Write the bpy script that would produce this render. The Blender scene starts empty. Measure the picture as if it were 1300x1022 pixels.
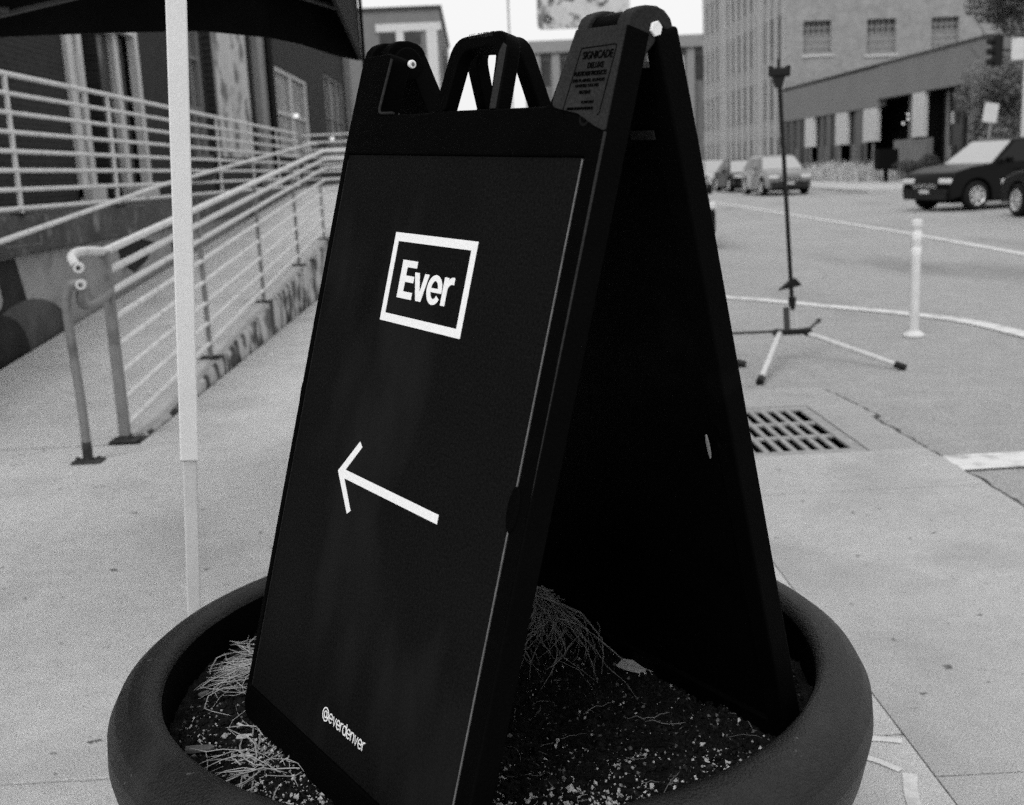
import bpy, bmesh, math, random
from mathutils import Vector, Matrix, noise
R = math.radians
rnd = random.Random(7)
scene = bpy.context.scene
col = scene.collection

# ------------------------------------------------------------------ camera
cam_d = bpy.data.cameras.new('camera')
cam = bpy.data.objects.new('camera', cam_d); col.objects.link(cam)
cam_d.sensor_width = 36; cam_d.lens = 1419.74 * 36 / 1300; cam_d.clip_start = .05; cam_d.clip_end = 2000
YAW, PITCH, ROLL = -0.021928, 0.205067, -0.0446234
cam.matrix_world = Matrix.Translation((0, 0, 1.4)) @ Matrix.Rotation(YAW, 4, 'Z') @ Matrix.Rotation(math.pi/2-PITCH, 4, 'X') @ Matrix.Rotation(ROLL, 4, 'Z')
cam_d.dof.use_dof = True; cam_d.dof.focus_distance = 1.75; cam_d.dof.aperture_fstop = 5.6
scene.camera = cam
scene.cycles.use_denoising = False; scene.cycles.use_adaptive_sampling = True; scene.cycles.adaptive_threshold = .07; scene.cycles.adaptive_min_samples = 32; scene.cycles.sample_clamp_indirect = 4

# ------------------------------------------------------------------ world, sun, exposure
SUN_EL, SUN_AZ = R(47), R(207)           # azimuth clockwise from +Y
w = bpy.data.worlds.new('World'); scene.world = w; w.use_nodes = True
nt = w.node_tree; bg = nt.nodes['Background']
sky = nt.nodes.new('ShaderNodeTexSky'); sky.sky_type = 'NISHITA'; sky.sun_disc = False
sky.sun_elevation = SUN_EL; sky.sun_rotation = SUN_AZ; sky.air_density = 1.5; sky.dust_density = 6
bw = nt.nodes.new('ShaderNodeRGBToBW'); nt.links.new(sky.outputs[0], bw.inputs[0])
mx = nt.nodes.new('ShaderNodeMix'); mx.data_type = 'FLOAT'; mx.inputs[0].default_value = .82
mx.inputs[3].default_value = 10.8           # even cloud cover over the clear sky
nt.links.new(bw.outputs[0], mx.inputs[2]); nt.links.new(mx.outputs[0], bg.inputs[0])
bg.inputs[1].default_value = .1
sd = bpy.data.lights.new('sun', 'SUN'); sd.energy = 1.55; sd.angle = R(36)
so = bpy.data.objects.new('sun', sd); col.objects.link(so)
dv = Vector((math.sin(SUN_AZ)*math.cos(SUN_EL), math.cos(SUN_AZ)*math.cos(SUN_EL), math.sin(SUN_EL)))
so.rotation_euler = dv.to_track_quat('Z', 'Y').to_euler(); so.location = dv*50
vs = scene.view_settings; vs.view_transform = 'Standard'; vs.look = 'None'; vs.gamma = 1; vs.exposure = 0
vs.use_curve_mapping = False

# ------------------------------------------------------------------ materials (the photograph is monochrome)
def mat(name, v, rough=.7, spec=.3, layers=((8, .15),), bump=0., bscale=60., metal=0., coat=0.):
    m = bpy.data.materials.new(name); m.use_nodes = True
    n = m.node_tree; b = n.nodes['Principled BSDF']
    b.inputs['Roughness'].default_value = rough; b.inputs['Specular IOR Level'].default_value = spec
    b.inputs['Metallic'].default_value = metal; b.inputs['Coat Weight'].default_value = coat
    tc = n.nodes.new('ShaderNodeTexCoord'); last = None
    for sc, amp in layers:
        t = n.nodes.new('ShaderNodeTexNoise'); t.inputs['Scale'].default_value = sc; t.inputs['Detail'].default_value = 5
        n.links.new(tc.outputs['Object'], t.inputs['Vector'])
        r = n.nodes.new('ShaderNodeMapRange'); r.inputs[1].default_value = .25; r.inputs[2].default_value = .75
        r.inputs[3].default_value = 1-amp; r.inputs[4].default_value = 1+amp
        n.links.new(t.outputs[0], r.inputs[0])
        if last is None: last = r.outputs[0]
        else:
            k = n.nodes.new('ShaderNodeMath'); k.operation = 'MULTIPLY'
            n.links.new(last, k.inputs[0]); n.links.new(r.outputs[0], k.inputs[1]); last = k.outputs[0]
    k = n.nodes.new('ShaderNodeMath'); k.operation = 'MULTIPLY'; k.inputs[1].default_value = v
    if last is None: k.inputs[0].default_value = 1
    else: n.links.new(last, k.inputs[0])
    n.links.new(k.outputs[0], b.inputs['Base Color'])
    if bump:
        t = n.nodes.new('ShaderNodeTexNoise'); t.inputs['Scale'].default_value = bscale; t.inputs['Detail'].default_value = 6
        n.links.new(tc.outputs['Object'], t.inputs['Vector'])
        bp = n.nodes.new('ShaderNodeBump'); bp.inputs['Strength'].default_value = bump; bp.inputs['Distance'].default_value = .01
        n.links.new(t.outputs[0], bp.inputs['Height']); n.links.new(bp.outputs[0], b.inputs['Normal'])
    m['vnode'] = k.name
    return m

def stain(m, v2, scale, lo, hi, detail=6, stretch=(1, 1, 1)):
    """blotches of a second colour with a shape of their own"""
    n = m.node_tree; b = n.nodes['Principled BSDF']; src = b.inputs['Base Color'].links[0].from_socket
    tc = n.nodes.new('ShaderNodeTexCoord'); mp = n.nodes.new('ShaderNodeMapping'); mp.inputs['Scale'].default_value = stretch
    mp.inputs['Location'].default_value = (3.1, 7.7, 1.3)
    t = n.nodes.new('ShaderNodeTexNoise'); t.inputs['Scale'].default_value = scale; t.inputs['Detail'].default_value = detail
    n.links.new(tc.outputs['Object'], mp.inputs[0]); n.links.new(mp.outputs[0], t.inputs['Vector'])
    r = n.nodes.new('ShaderNodeMapRange'); r.inputs[1].default_value = lo; r.inputs[2].default_value = hi
    n.links.new(t.outputs[0], r.inputs[0])
    mxn = n.nodes.new('ShaderNodeMix'); mxn.data_type = 'RGBA'; mxn.inputs[7].default_value = (v2, v2, v2, 1)
    n.links.new(r.outputs[0], mxn.inputs[0]); n.links.new(src, mxn.inputs[6]); n.links.new(mxn.outputs[2], b.inputs['Base Color'])
    return m

def brick_mat(name, v, mortar, axis, sx=.2, sy=.075):
    m = mat(name, v, .85, .15, ((1.2, .15), (40, .15)))
    n = m.node_tree; b = n.nodes['Principled BSDF']; src = b.inputs['Base Color'].links[0].from_socket
    tc = n.nodes.new('ShaderNodeTexCoord'); sp = n.nodes.new('ShaderNodeSeparateXYZ'); cb = n.nodes.new('ShaderNodeCombineXYZ')
    n.links.new(tc.outputs['Object'], sp.inputs[0]); n.links.new(sp.outputs[axis], cb.inputs[0]); n.links.new(sp.outputs[2], cb.inputs[1])
    br = n.nodes.new('ShaderNodeTexBrick'); n.links.new(cb.outputs[0], br.inputs['Vector'])
    br.inputs['Scale'].default_value = 1; br.inputs['Brick Width'].default_value = sx; br.inputs['Row Height'].default_value = sy
    br.inputs['Mortar Size'].default_value = .007
    br.inputs['Color1'].default_value = (1.15,)*3+(1,); br.inputs['Color2'].default_value = (.78,)*3+(1,); br.inputs['Mortar'].default_value = (mortar/v,)*3+(1,)
    k = n.nodes.new('ShaderNodeMix'); k.data_type = 'RGBA'; k.blend_type = 'MULTIPLY'; k.inputs[0].default_value = 1
    n.links.new(src, k.inputs[6]); n.links.new(br.outputs['Color'], k.inputs[7]); n.links.new(k.outputs[2], b.inputs['Base Color'])
    return m

M = {}
M['concrete'] = stain(stain(mat('concrete', .47, .85, .15, ((1.3, .08), (14, .07), (170, .25), (420, .4)), .8, 260), .33, 1.7, .52, .80), .13, 19, .69, .74, 3)
M['concrete_walk'] = stain(stain(mat('concrete_walk', .55, .85, .15, ((1.3, .08), (14, .07), (170, .25), (420, .4)), .8, 260), .40, 1.7, .52, .80), .14, 19, .69, .74, 3)
M['concrete2'] = stain(mat('concrete_worn', .37, .85, .2, ((2, .08), (18, .07), (170, .2), (420, .3)), .8, 230), .24, 3.1, .55, .75)
M['joint'] = mat('joint_dirt', .07, .95, .1, ((30, .5),))
M['asphalt'] = stain(stain(mat('asphalt', .335, .85, .15, ((.5, .08), (5, .09), (110, .35), (260, .4)), 1., 150), .19, .6, .55, .8, 6, (1, .35, 1)), .45, 30, .66, .74, 2)
M['road_paint'] = stain(mat('road_paint', .62, .7, .2, ((20, .08), (120, .1)), .3, 120), .36, 9, .52, .7)
M['iron'] = mat('cast_iron', .26, .6, .4, ((25, .3),), .4, 80)
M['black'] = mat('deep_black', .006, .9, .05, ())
M['plastic'] = stain(mat('black_plastic', .0012, .6, .025, ((12, .3), (300, .35)), .25, 350), .005, 5, .6, .8)
M['plastic_grey'] = mat('paler_plastic', .022, .75, .08, ((18, .2), (260, .3)), .3, 300)  # paler tone of the sign plastic, also for painted edge highlights
M['insert'] = stain(mat('sign_sheet', .0045, .6, .06, ((6, .2), (260, .8))), .016, 4.5, .54, .85, 8, (1, 1, .45))
M['edge'] = mat('sheet_edge', .12, .6, .3, ((40, .4),))
M['vinyl'] = mat('white_vinyl', .80, .6, .2, ((200, .06),))
M['planter'] = stain(stain(mat('planter_plastic', .012, .42, .20, ((4, .3), (90, .25), (420, .5)), .5, 260), .034, 6, .50, .85), .12, 45, .70, .76, 3)
M['soil'] = stain(mat('potting_soil', .008, .95, .1, ((30, .6), (160, .6)), 1., 110), .035, 70, .6, .75)
M['perlite'] = mat('perlite', .42, .9, .2, ((90, .35),))
M['straw'] = mat('dry_straw', .33, .8, .2, ((20, .35),))
M['root'] = mat('dry_root', .17, .85, .1, ((25, .4),))
M['chip'] = mat('wood_chip', .11, .9, .1, ((50, .35),))
M['bolt'] = mat('bolt_steel', .8, .4, .5, ((40, .1),))
M['post'] = mat('tent_post_paint', .74, .45, .4, ((9, .04), (220, .06)))
M['inner_post'] = mat('inner_post_metal', .58, .45, .4, ((9, .06), (220, .08)))
M['tent'] = mat('tent_fabric', .008, .8, .06, ((5, .3),))
M['tent_light'] = mat('tent_lining', .09, .7, .1, ((3, .5),))
M['rail'] = stain(mat('rail_galvanised', .60, .5, .4, ((9, .1), (90, .1))), .22, 12, .6, .8)
M['rail_dark'] = stain(mat('rail_weathered', .19, .6, .3, ((9, .15), (90, .15))), .06, 8, .55, .8)
M['rust'] = mat('rust', .045, .9, .1, ((20, .4),))
M['curb'] = mat('painted_curb', .42, .85, .15, ((6, .14), (80, .14)), .4, 90)
M['curb_face'] = stain(stain(mat('peeled_curb', .40, .85, .15, ((6, .2), (60, .2)), .5, 90), .06, 6.5, .50, .56, 10, (1, 1, .55)), .035, 2.6, .54, .60, 12, (1, 1, .7))
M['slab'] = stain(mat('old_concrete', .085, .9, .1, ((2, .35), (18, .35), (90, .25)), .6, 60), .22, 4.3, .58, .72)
M['mural_pale'] = stain(mat('mural_pale', .30, .85, .15, ((3, .15), (60, .1))), .16, 5, .58, .75)
M['mural_dark'] = mat('mural_dark', .022, .8, .15, ((5, .4), (60, .2)))
M['mural_mid'] = mat('mural_mid', .075, .8, .2, ((3, .5), (50, .25)))
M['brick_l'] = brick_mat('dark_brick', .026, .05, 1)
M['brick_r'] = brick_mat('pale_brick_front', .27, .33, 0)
M['brick_rs'] = brick_mat('pale_brick_side', .22, .28, 1)
M['fascia'] = mat('fascia_stucco', .18, .85, .15, ((.6, .08), (30, .1)))
M['white'] = mat('white_frame', .55, .5, .3, ((5, .08),))
M['white_panel'] = mat('white_panel', .50, .7, .2, ((2, .08),))
M['grey'] = mat('grey_paint', .24, .7, .2, ((3, .12),))
M['midgrey'] = mat('mid_grey_render', .17, .8, .2, ((1, .1),))
M['darkgrey'] = mat('dark_grey', .05, .7, .2, ((3, .3),))
M['window_dim'] = mat('window_dim', .08, .5, .3, ((1, .4),))
M['glass'] = mat('window_glass', .012, .12, .5, ())
M['glass_pale'] = mat('window_glass_pale', .26, .25, .6, ((.8, .5),))  # bright reflections in the panes put into the base colour
M['glass_front'] = mat('shop_glass', .008, .25, .25, ((1, .4),))
M['car_black'] = mat('car_black', .003, .3, .10, ())
M['car_silver'] = mat('car_silver', .42, .3, .5, (), coat=.4)
M['car_grey'] = mat('car_grey', .10, .25, .5, (), coat=.6)
M['car_glass'] = mat('car_glass', .006, .1, .22, ())
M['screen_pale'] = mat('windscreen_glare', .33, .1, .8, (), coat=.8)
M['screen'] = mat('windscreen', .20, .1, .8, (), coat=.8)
M['tyre'] = mat('tyre_rubber', .012, .85, .1, ())
M['rim'] = mat('wheel_rim', .5, .35, .5, (), metal=.3)
M['lamp'] = mat('lamp_glass', .6, .15, .6, ())
M['plastic_trim'] = mat('car_trim', .014, .6, .2, ())
M['steel'] = mat('stand_steel', .50, .4, .5, ((30, .15),))
M['stand_black'] = mat('stand_black', .008, .5, .2, ((30, .2),))
M['delin'] = mat('white_delineator', .58, .5, .3, ((9, .1), (60, .06)))
M['delin_band'] = mat('reflective_band', .75, .35, .4, ((90, .1),))
M['grass'] = mat('plume_grass', .46, .9, .1, ((3, .3),))
M['leaf'] = mat('leaves', .14, .8, .15, ((1.5, .5),))
M['bark'] = mat('bark', .07, .9, .1, ((9, .4),))
M['shrub'] = mat('shrub_leaves', .05, .85, .15, ((2, .5),))
M['board'] = stain(mat('board_art', .50, .8, .1, ((1.2, .15),)), .17, 1.5, .53, .62, 3, (1.3, 1, 1.1))

def emit(name, s):
    m = bpy.data.materials.new(name); m.use_nodes = True; b = m.node_tree.nodes['Principled BSDF']
    b.inputs['Emission Color'].default_value = (1, 1, 1, 1); b.inputs['Emission Strength'].default_value = s
    return m
M['glow'] = emit('lit_lamp', .8)
M['fin'] = mat('pale_fin', .36, .8, .15, ((1, .12),))

# ------------------------------------------------------------------ helpers
def link(name, me, material, parent=None, loc=None):
    o = bpy.data.objects.new(name, me); col.objects.link(o)
    if material is not None and not me.materials: me.materials.append(material)
    if parent: o.parent = parent
    if loc: o.location = loc
    return o
def tag(o, label=None, cat=None, group=None, kind=None):
    if label: o['label'] = label
    if cat: o['category'] = cat
    if group: o['group'] = group
    if kind: o['kind'] = kind
    return o
def empty(name, loc, rz=0, label=None, cat=None, group=None):
    o = bpy.data.objects.new(name, None); o.empty_display_size = .1; col.objects.link(o)
    o.location = loc; o.rotation_euler = (0, 0, rz); return tag(o, label, cat, group)
def copy_tree(o, parent=None):
    c = o.copy(); col.objects.link(c)
    if parent: c.parent = parent
    for ch in list(o.children): copy_tree(ch, c)
    return c

class MB:
    """collects shapes for one mesh"""
    def __init__(s): s.v = []; s.f = []
    def add(s, vs, fs):
        k = len(s.v); s.v += [tuple(p) for p in vs]; s.f += [tuple(i+k for i in f) for f in fs]; return s
    def box(s, x0, x1, y0, y1, z0, z1):
        return s.add([(x0,y0,z0),(x1,y0,z0),(x1,y1,z0),(x0,y1,z0),(x0,y0,z1),(x1,y0,z1),(x1,y1,z1),(x0,y1,z1)],
                     [(0,3,2,1),(4,5,6,7),(0,1,5,4),(1,2,6,5),(2,3,7,6),(3,0,4,7)])
    def tube(s, pts, r, n=8, cap=True, taper=None):
        pts = [Vector(p) for p in pts]; m = len(pts); vs = []; fs = []
        up = Vector((0, 0, 1))
        t0 = (pts[1]-pts[0]).normalized()
        if abs(t0.dot(up)) > .95: up = Vector((1, 0, 0))
        nrm = (up - t0*up.dot(t0)).normalized()
        for i in range(m):
            t = (pts[min(i+1, m-1)]-pts[max(i-1, 0)]).normalized()
            nrm = (nrm - t*nrm.dot(t)).normalized(); bi = t.cross(nrm)
            rr = r if taper is None else r*taper[i]
            for k in range(n):
                a = 2*math.pi*k/n; vs.append(pts[i]+nrm*math.cos(a)*rr+bi*math.sin(a)*rr)
        for i in range(m-1):
            for k in range(n):
                a, b = i*n+k, i*n+(k+1) % n; fs.append((a, b, b+n, a+n))
        if cap: fs.append(tuple(range(n))[::-1]); fs.append(tuple(range((m-1)*n, m*n)))
        return s.add(vs, fs)
    def lathe(s, prof, n=48, c=(0, 0, 0), close=False):
        vs = []; fs = []; m = len(prof)
        for k in range(n):
            a = 2*math.pi*k/n
            for r, z in prof: vs.append((c[0]+r*math.cos(a), c[1]+r*math.sin(a), c[2]+z))
        for k in range(n):
            for i in range(m-1):
                a, b = k*m+i, ((k+1) % n)*m+i; fs.append((a, b, b+1, a+1))
        return s.add(vs, fs)
    def prism(s, poly, f0, f1):
        """poly: 2D points; f0/f1 map (a,b) to 3D at the two ends"""
        n = len(poly); vs = [f0(*p) for p in poly]+[f1(*p) for p in poly]
        fs = [tuple(range(n))[::-1], tuple(range(n, 2*n))]+[(i, (i+1) % n, (i+1) % n+n, i+n) for i in range(n)]
        return s.add(vs, fs)
    def mesh(s, name, smooth=False, angle=40):
        me = bpy.data.meshes.new(name); me.from_pydata(s.v, [], s.f); me.update()
        bm = bmesh.new(); bm.from_mesh(me); bmesh.ops.recalc_face_normals(bm, faces=bm.faces)
        if smooth:
            for f in bm.faces: f.smooth = True
            for e in bm.edges:
                if len(e.link_faces) == 2 and e.calc_face_angle(0) > R(angle): e.smooth = False
        bm.to_mesh(me); bm.free(); return me
    def build(s, name, material, parent=None, smooth=False, loc=None, bevel=0, seg=2):
        o = link(name, s.mesh(name, smooth), material, parent, loc)
        if bevel:
            b = o.modifiers.new('b', 'BEVEL'); b.width = bevel; b.segments = seg; b.limit_method = 'ANGLE'
        return o
def box(name, material, parent, x0, x1, y0, y1, z0, z1, bevel=0):
    return MB().box(x0, x1, y0, y1, z0, z1).build(name, material, parent, bevel=bevel)

# ================================================================== GROUND
road = MB().add([(-400,-60,-.13),(600,-60,-.13),(600,900,-.13),(-400,900,-.13)], [(0,1,2,3)]).build('ground', M['asphalt']); tag(road, kind='structure')
# roadway: a gently uneven sheet near, flat further off
def grid(x0, x1, y0, y1, nx, ny, zf):
    vs = [(x0+(x1-x0)*i/nx, y0+(y1-y0)*j/ny, 0) for j in range(ny+1) for i in range(nx+1)]
    vs = [(x, y, zf(x, y)) for x, y, _ in vs]
    return vs, [(j*(nx+1)+i, j*(nx+1)+i+1, (j+1)*(nx+1)+i+1, (j+1)*(nx+1)+i) for j in range(ny) for i in range(nx)]
v_, f_ = grid(1.1, 17.1, -3, 120, 60, 400, lambda x, y: -.012+.004*noise.noise((x*.8, y*.8, 0)))
f_ = [q for q in f_ if not (sum(v_[i][0] for i in q)/4 < 1.85 and sum(v_[i][1] for i in q)/4 < 6.5)]
tag(MB().add(v_, f_).build('road', M['asphalt'], smooth=True), kind='structure')

# sidewalk bed and its slabs
walk = MB().box(-3.6, .985, -3, 22, -.12, -.014).box(-3.6, 1.3, 22, 120, -.12, -.014).build('sidewalk', M['joint']); tag(walk, kind='structure')
def slab(x0, x1, y0, y1, m='concrete_walk', par=walk, name='slab', dz=0):
    g = .005
    o = box(name, M[m], par, x0+g, x1-g, y0+g, y1-g, -.10, dz, bevel=.004); return o
ys = [-3, -.8, .85, 2.5, 6.1, 7.2, 8.9, 10.7, 12.4, 14.1, 15.8, 17.5, 19.2, 22]
for a, b in zip(ys, ys[1:]):
    if b <= 6.1: slab(-3.6, .985, a, b)
    else: slab(-1.95, .985, a, b, dz=rnd.uniform(-.001, .001))
for k in range(12): slab(-1.95, 1.28, 22+k*8, 30+k*8)
# gutter apron with the drain let into it: ragged edge to the asphalt, one crack line
apron = MB()
def edge_x(y):
    b = 2.09+.02*math.sin(y*1.7)
    if y > 5.9: b = 2.12-.09*max(0, y-5.9)**1.5
    return b+.012*noise.noise((y*9, 0, 0))+.006*noise.noise((y*40, 3, 0))
def strip(x0f, x1f, y0, y1, z, step=.04, bottom=-.11):
    n = max(2, int((y1-y0)/step)); L = [(x0f(y0+(y1-y0)*i/n), y0+(y1-y0)*i/n) for i in range(n+1)]; Q = [(x1f(y0+(y1-y0)*i/n), y0+(y1-y0)*i/n) for i in range(n+1)]
    vs = []; fs = []
    for (a, y), (b, _) in zip(L, Q): vs += [(a, y, z), (b, y, z), (a, y, bottom), (b, y, bottom)]
    for i in range(n):
        k = 4*i; fs += [(k, k+1, k+5, k+4), (k+1, k+3, k+7, k+5), (k, k+4, k+6, k+2)]
    fs += [(0, 2, 3, 1), (4*n, 4*n+1, 4*n+3, 4*n+2)]
    return vs, fs
gut = empty('gutter', (1.5, 4, 0)); gut['kind'] = 'structure'
def gpiece(x0f, x1f, y0, y1, m='concrete', step=.04):
    vs, fs = strip(x0f, x1f, y0, y1, 0.0, step); o = MB().add([(x-1.5, y-4, z) for x, y, z in vs], fs).build('slab', M[m], gut); return o
XK = lambda y: .9825
gpiece(XK, edge_x, -3, 2.297); gpiece(XK, edge_x, 2.303, 4.535); gpiece(XK, edge_x, 4.541, 5.17)
gpiece(XK, lambda y: 1.16, 5.17, 6.25, 'concrete2'); gpiece(lambda y: 1.83, edge_x, 5.17, 6.25, 'concrete2')
gpiece(XK, lambda y: min(edge_x(y), 2.1), 6.25, 6.72, 'concrete2')
gpiece(XK, lambda y: 2.0-1.05*max(0, (y-6.72))**.55+.02*noise.noise((y*20, 1, 0)), 6.72, 7.3, 'concrete2', .02)
# dark sealed crack along the edge
cr = MB(); pts = []
y = -3
while y < 6.72: pts.append((edge_x(y)+.004, y)); y += .03
for i in range(30):
    yy = 6.72+.58*i/29; pts.append((2.0-1.05*(yy-6.72)**.55+.02*noise.noise((yy*20, 1, 0))+.004, yy))
vs = []; fs = []
for i, (x, y) in enumerate(pts):
    wd = .020+.016*noise.noise((y*14, 9, 0))+.02*max(0, noise.noise((y*4, 2, 5)))
    vs += [(x-.01, y, -.0075), (x+max(.002, wd), y+max(0, wd*(y > 6.7)), -.0068)]
for i in range(len(pts)-1): fs.append((2*i, 2*i+1, 2*i+3, 2*i+2))
tag(cr.add(vs, fs).build('pavement_crack', M['joint']), kind='structure')
# recessed drain well under the grate
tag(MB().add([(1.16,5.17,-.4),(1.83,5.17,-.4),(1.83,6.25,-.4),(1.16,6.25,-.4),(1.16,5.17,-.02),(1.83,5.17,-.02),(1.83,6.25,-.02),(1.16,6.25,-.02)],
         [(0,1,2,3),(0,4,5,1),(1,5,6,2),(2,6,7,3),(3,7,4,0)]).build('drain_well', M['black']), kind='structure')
road.location.z = -.3
# painted lines
def stripe(name, pts, wdt, z=-.003, par=None, ragged=0):
    vs = []; fs = []; P = []
    for i in range(len(pts)-1):
        a, b = Vector(pts[i]), Vector(pts[i+1]); n = max(1, int((b-a).length/.12)) if (b-a).length < 12 else 40
        for k in range(n): P.append(a+(b-a)*k/n)
    P.append(Vector(pts[-1]))
    for i, p in enumerate(P):
        t = (P[min(i+1, len(P)-1)]-P[max(i-1, 0)]).normalized(); q = Vector((-t.y, t.x))
        j = ragged*noise.noise((p.x*6, p.y*6, 0))
        a, b = p+q*(wdt/2+j), p-q*(wdt/2-j*.5)
        vs += [(a.x, a.y, z), (b.x, b.y, z)]
    for i in range(len(P)-1): fs.append((2*i, 2*i+1, 2*i+3, 2*i+2))
    o = MB().add(vs, fs).build(name, M['road_paint']); tag(o, kind='structure'); return o
def smooth(pts, n=8):
    out = []
    for i in range(len(pts)-1):
        p0 = Vector(pts[max(i-1, 0)]); p1 = Vector(pts[i]); p2 = Vector(pts[i+1]); p3 = Vector(pts[min(i+2, len(pts)-1)])
        for k in range(n):
            t = k/n; out.append(tuple(.5*((2*p1)+(p2-p0)*t+(2*p0-5*p1+4*p2-p3)*t*t+(3*p1-p0-3*p2+p3)*t**3)))
    out.append(tuple(pts[-1])); return out
stripe('road_line', smooth([(.9,13.3),(1.7,12.5),(2.57,11.6),(3.23,10.63),(3.95,9.4),(4.13,8.38),(4.18,7),(4.2,4)]), .17, ragged=.008)
stripe('road_line', [(6.7,6),(7.27,14.86),(7.55,19.44),(8.14,38.56),(8.8,62),(9.5,100)], .15, ragged=.006)
stripe('crosswalk_line', [(2.1,4.9),(2.5,4.91),(7,5.0)], .25, ragged=.012)
for i, (a, b, c) in enumerate((((.84,2.475),(.965,2.465),.026), ((.83,2.40),(.91,2.33),.018), ((.925,2.315),(.87,2.10),.032))):
    stripe('paint_smear', smooth([a, ((a[0]+b[0])/2, (a[1]+b[1])/2+.012), b], 8), c, .0022+.0006*i, ragged=.012)

# far pavement beyond the cars, raised a kerb
far = MB().box(14.2, 30, 41, 75.4, -.3, .12).box(14.2, 60, -3, 22, -.3, .12).build('far_pavement', M['concrete']); tag(far, kind='structure')
tag(MB().box(14.2, 20, 75.4, 140, -.3, .12).build('far_pavement', M['concrete']), kind='structure')

# drain grate
gr = empty('drain_grate', (1.5, 5.7, 0), 0, 'cast iron slotted storm drain grate in the gutter apron', 'drain grate')
def gbox(n, x0, x1, y0, y1, z0=-.020, z1=-.004, m='iron'): return box(n, M[m], gr, x0-1.5, x1-1.5, y0-5.7, y1-5.7, z0, z1, bevel=.003)
gbox('frame', 1.165, 1.825, 5.175, 5.26); gbox('frame', 1.165, 1.825, 6.17, 6.245); gbox('frame', 1.165, 1.215, 5.26, 6.17); gbox('frame', 1.765, 1.825, 5.26, 6.17)
for i in range(1, 8): x = 1.215+.55*i/8; gbox('bar', x-.014, x+.014, 5.26, 6.17, z1=-.006)
for j in (1, 2): y = 5.26+.91*j/3; gbox('crossbar', 1.215, 1.765, y-.022, y+.022, z0=-.024, z1=-.009)

# ================================================================== RAMP, DECK, RAILINGS
def zc(y): return max(.01, .12+.074*(y-8.3))
ramp = MB(); vs = []; fs = []
Y = [6.12, 6.82, 8, 10, 12, 14, 15.6, 17, 19, 21, 23.2]
ramp_z = lambda y: min(1.22, zc(y)-.008)
for y in Y: vs += [(-3.6, y, ramp_z(y)), (-2.13, y, ramp_z(y)), (-3.6, y, -.3), (-2.13, y, -.3)]
for i in range(len(Y)-1):
    k = 4*i; fs += [(k, k+1, k+5, k+4), (k+1, k+3, k+7, k+5), (k, k+4, k+6, k+2)]
fs += [(0, 2, 3, 1)]
tag(ramp.add(vs, fs).build('ramp', M['concrete_walk']), kind='structure')
curb = MB(); vs = []; fs = []; n = 150
for i in range(n+1):
    y = 6.35+(16.2-6.35)*i/n; h = zc(y)+.012*noise.noise((y*3, 0, 0))*(1 if y > 6.8 else .4)
    j = .014*noise.noise((y*5, 4, 1))+.008*noise.noise((y*22, 4, 1))
    vs += [(-2.125, y, h), (-1.99+j, y, h-.004), (-1.972+j*1.2, y, h-.02-.02*abs(noise.noise((y*7, 1, 1)))), (-1.965, y, -.02), (-2.125, y, -.02)]
for i in range(n):
    k = 5*i; fs += [(k, k+1, k+6, k+5), (k+1, k+2, k+7, k+6), (k+2, k+3, k+8, k+7)]
fs += [(0, 4, 3, 2, 1)]
cb = curb.add(vs, fs).build('ramp_curb', M['curb'], smooth=True); tag(cb, kind='structure'); cb.data.materials.append(M['curb_face'])
for p in cb.data.polygons:
    if abs(p.normal.x) > .5: p.material_index = 1
# deck with its mural wall below
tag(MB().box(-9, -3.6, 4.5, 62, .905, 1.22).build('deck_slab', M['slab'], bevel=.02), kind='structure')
mur = empty('mural_wall', (-3.7, 10, 0), 0, 'low wall under the deck painted with dark round shapes and a leaf', 'wall')
def mbx(n, m, x0, x1, y0, y1, z0, z1): return box(n, M[m], mur, x0+3.7, x1+3.7, y0-10, y1-10, z0, z1)
mbx('wall', 'mural_pale', -3.95, -3.7, 4.6, 40, -.1, .9)
def mpoly(name, m, pts, d=.004):
    MB().prism(pts, lambda y, z: (0.001, y-10, z), lambda y, z: (d, y-10, z)).build(name, M[m], mur)
mpoly('painted_panel', 'mural_dark', [(4.6,.05),(9.25,.05),(9.2,.5),(9.05,.885),(4.6,.885)], .003)
mpoly('painted_leaf', 'mural_pale', [(8.62,.80),(8.66,.74),(8.70,.66),(8.71,.58),(8.67,.53),(8.6,.51),(8.54,.54),(8.52,.6),(8.54,.68),(8.58,.75)], .006)
mpoly('painted_ball', 'mural_mid', [(9.15+.95*math.cos(a), .1+.44*math.sin(a)) for a in [2*math.pi*i/36 for i in range(36)]], .008)
mpoly('painted_ball', 'mural_dark', [(8.55+.55*math.cos(a), .15+.33*math.sin(a)) for a in [2*math.pi*i/28 for i in range(28)]], .011)
mpoly('painted_shape', 'mural_dark', [(11.6,.82),(12.3,.86),(12.9,.78),(12.6,.6),(12.1,.5),(11.7,.62)], .005)
mpoly('painted_shape', 'mural_dark', [(13.6,.8),(14.0,.82),(14.1,.6),(13.7,.55)], .005)

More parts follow.
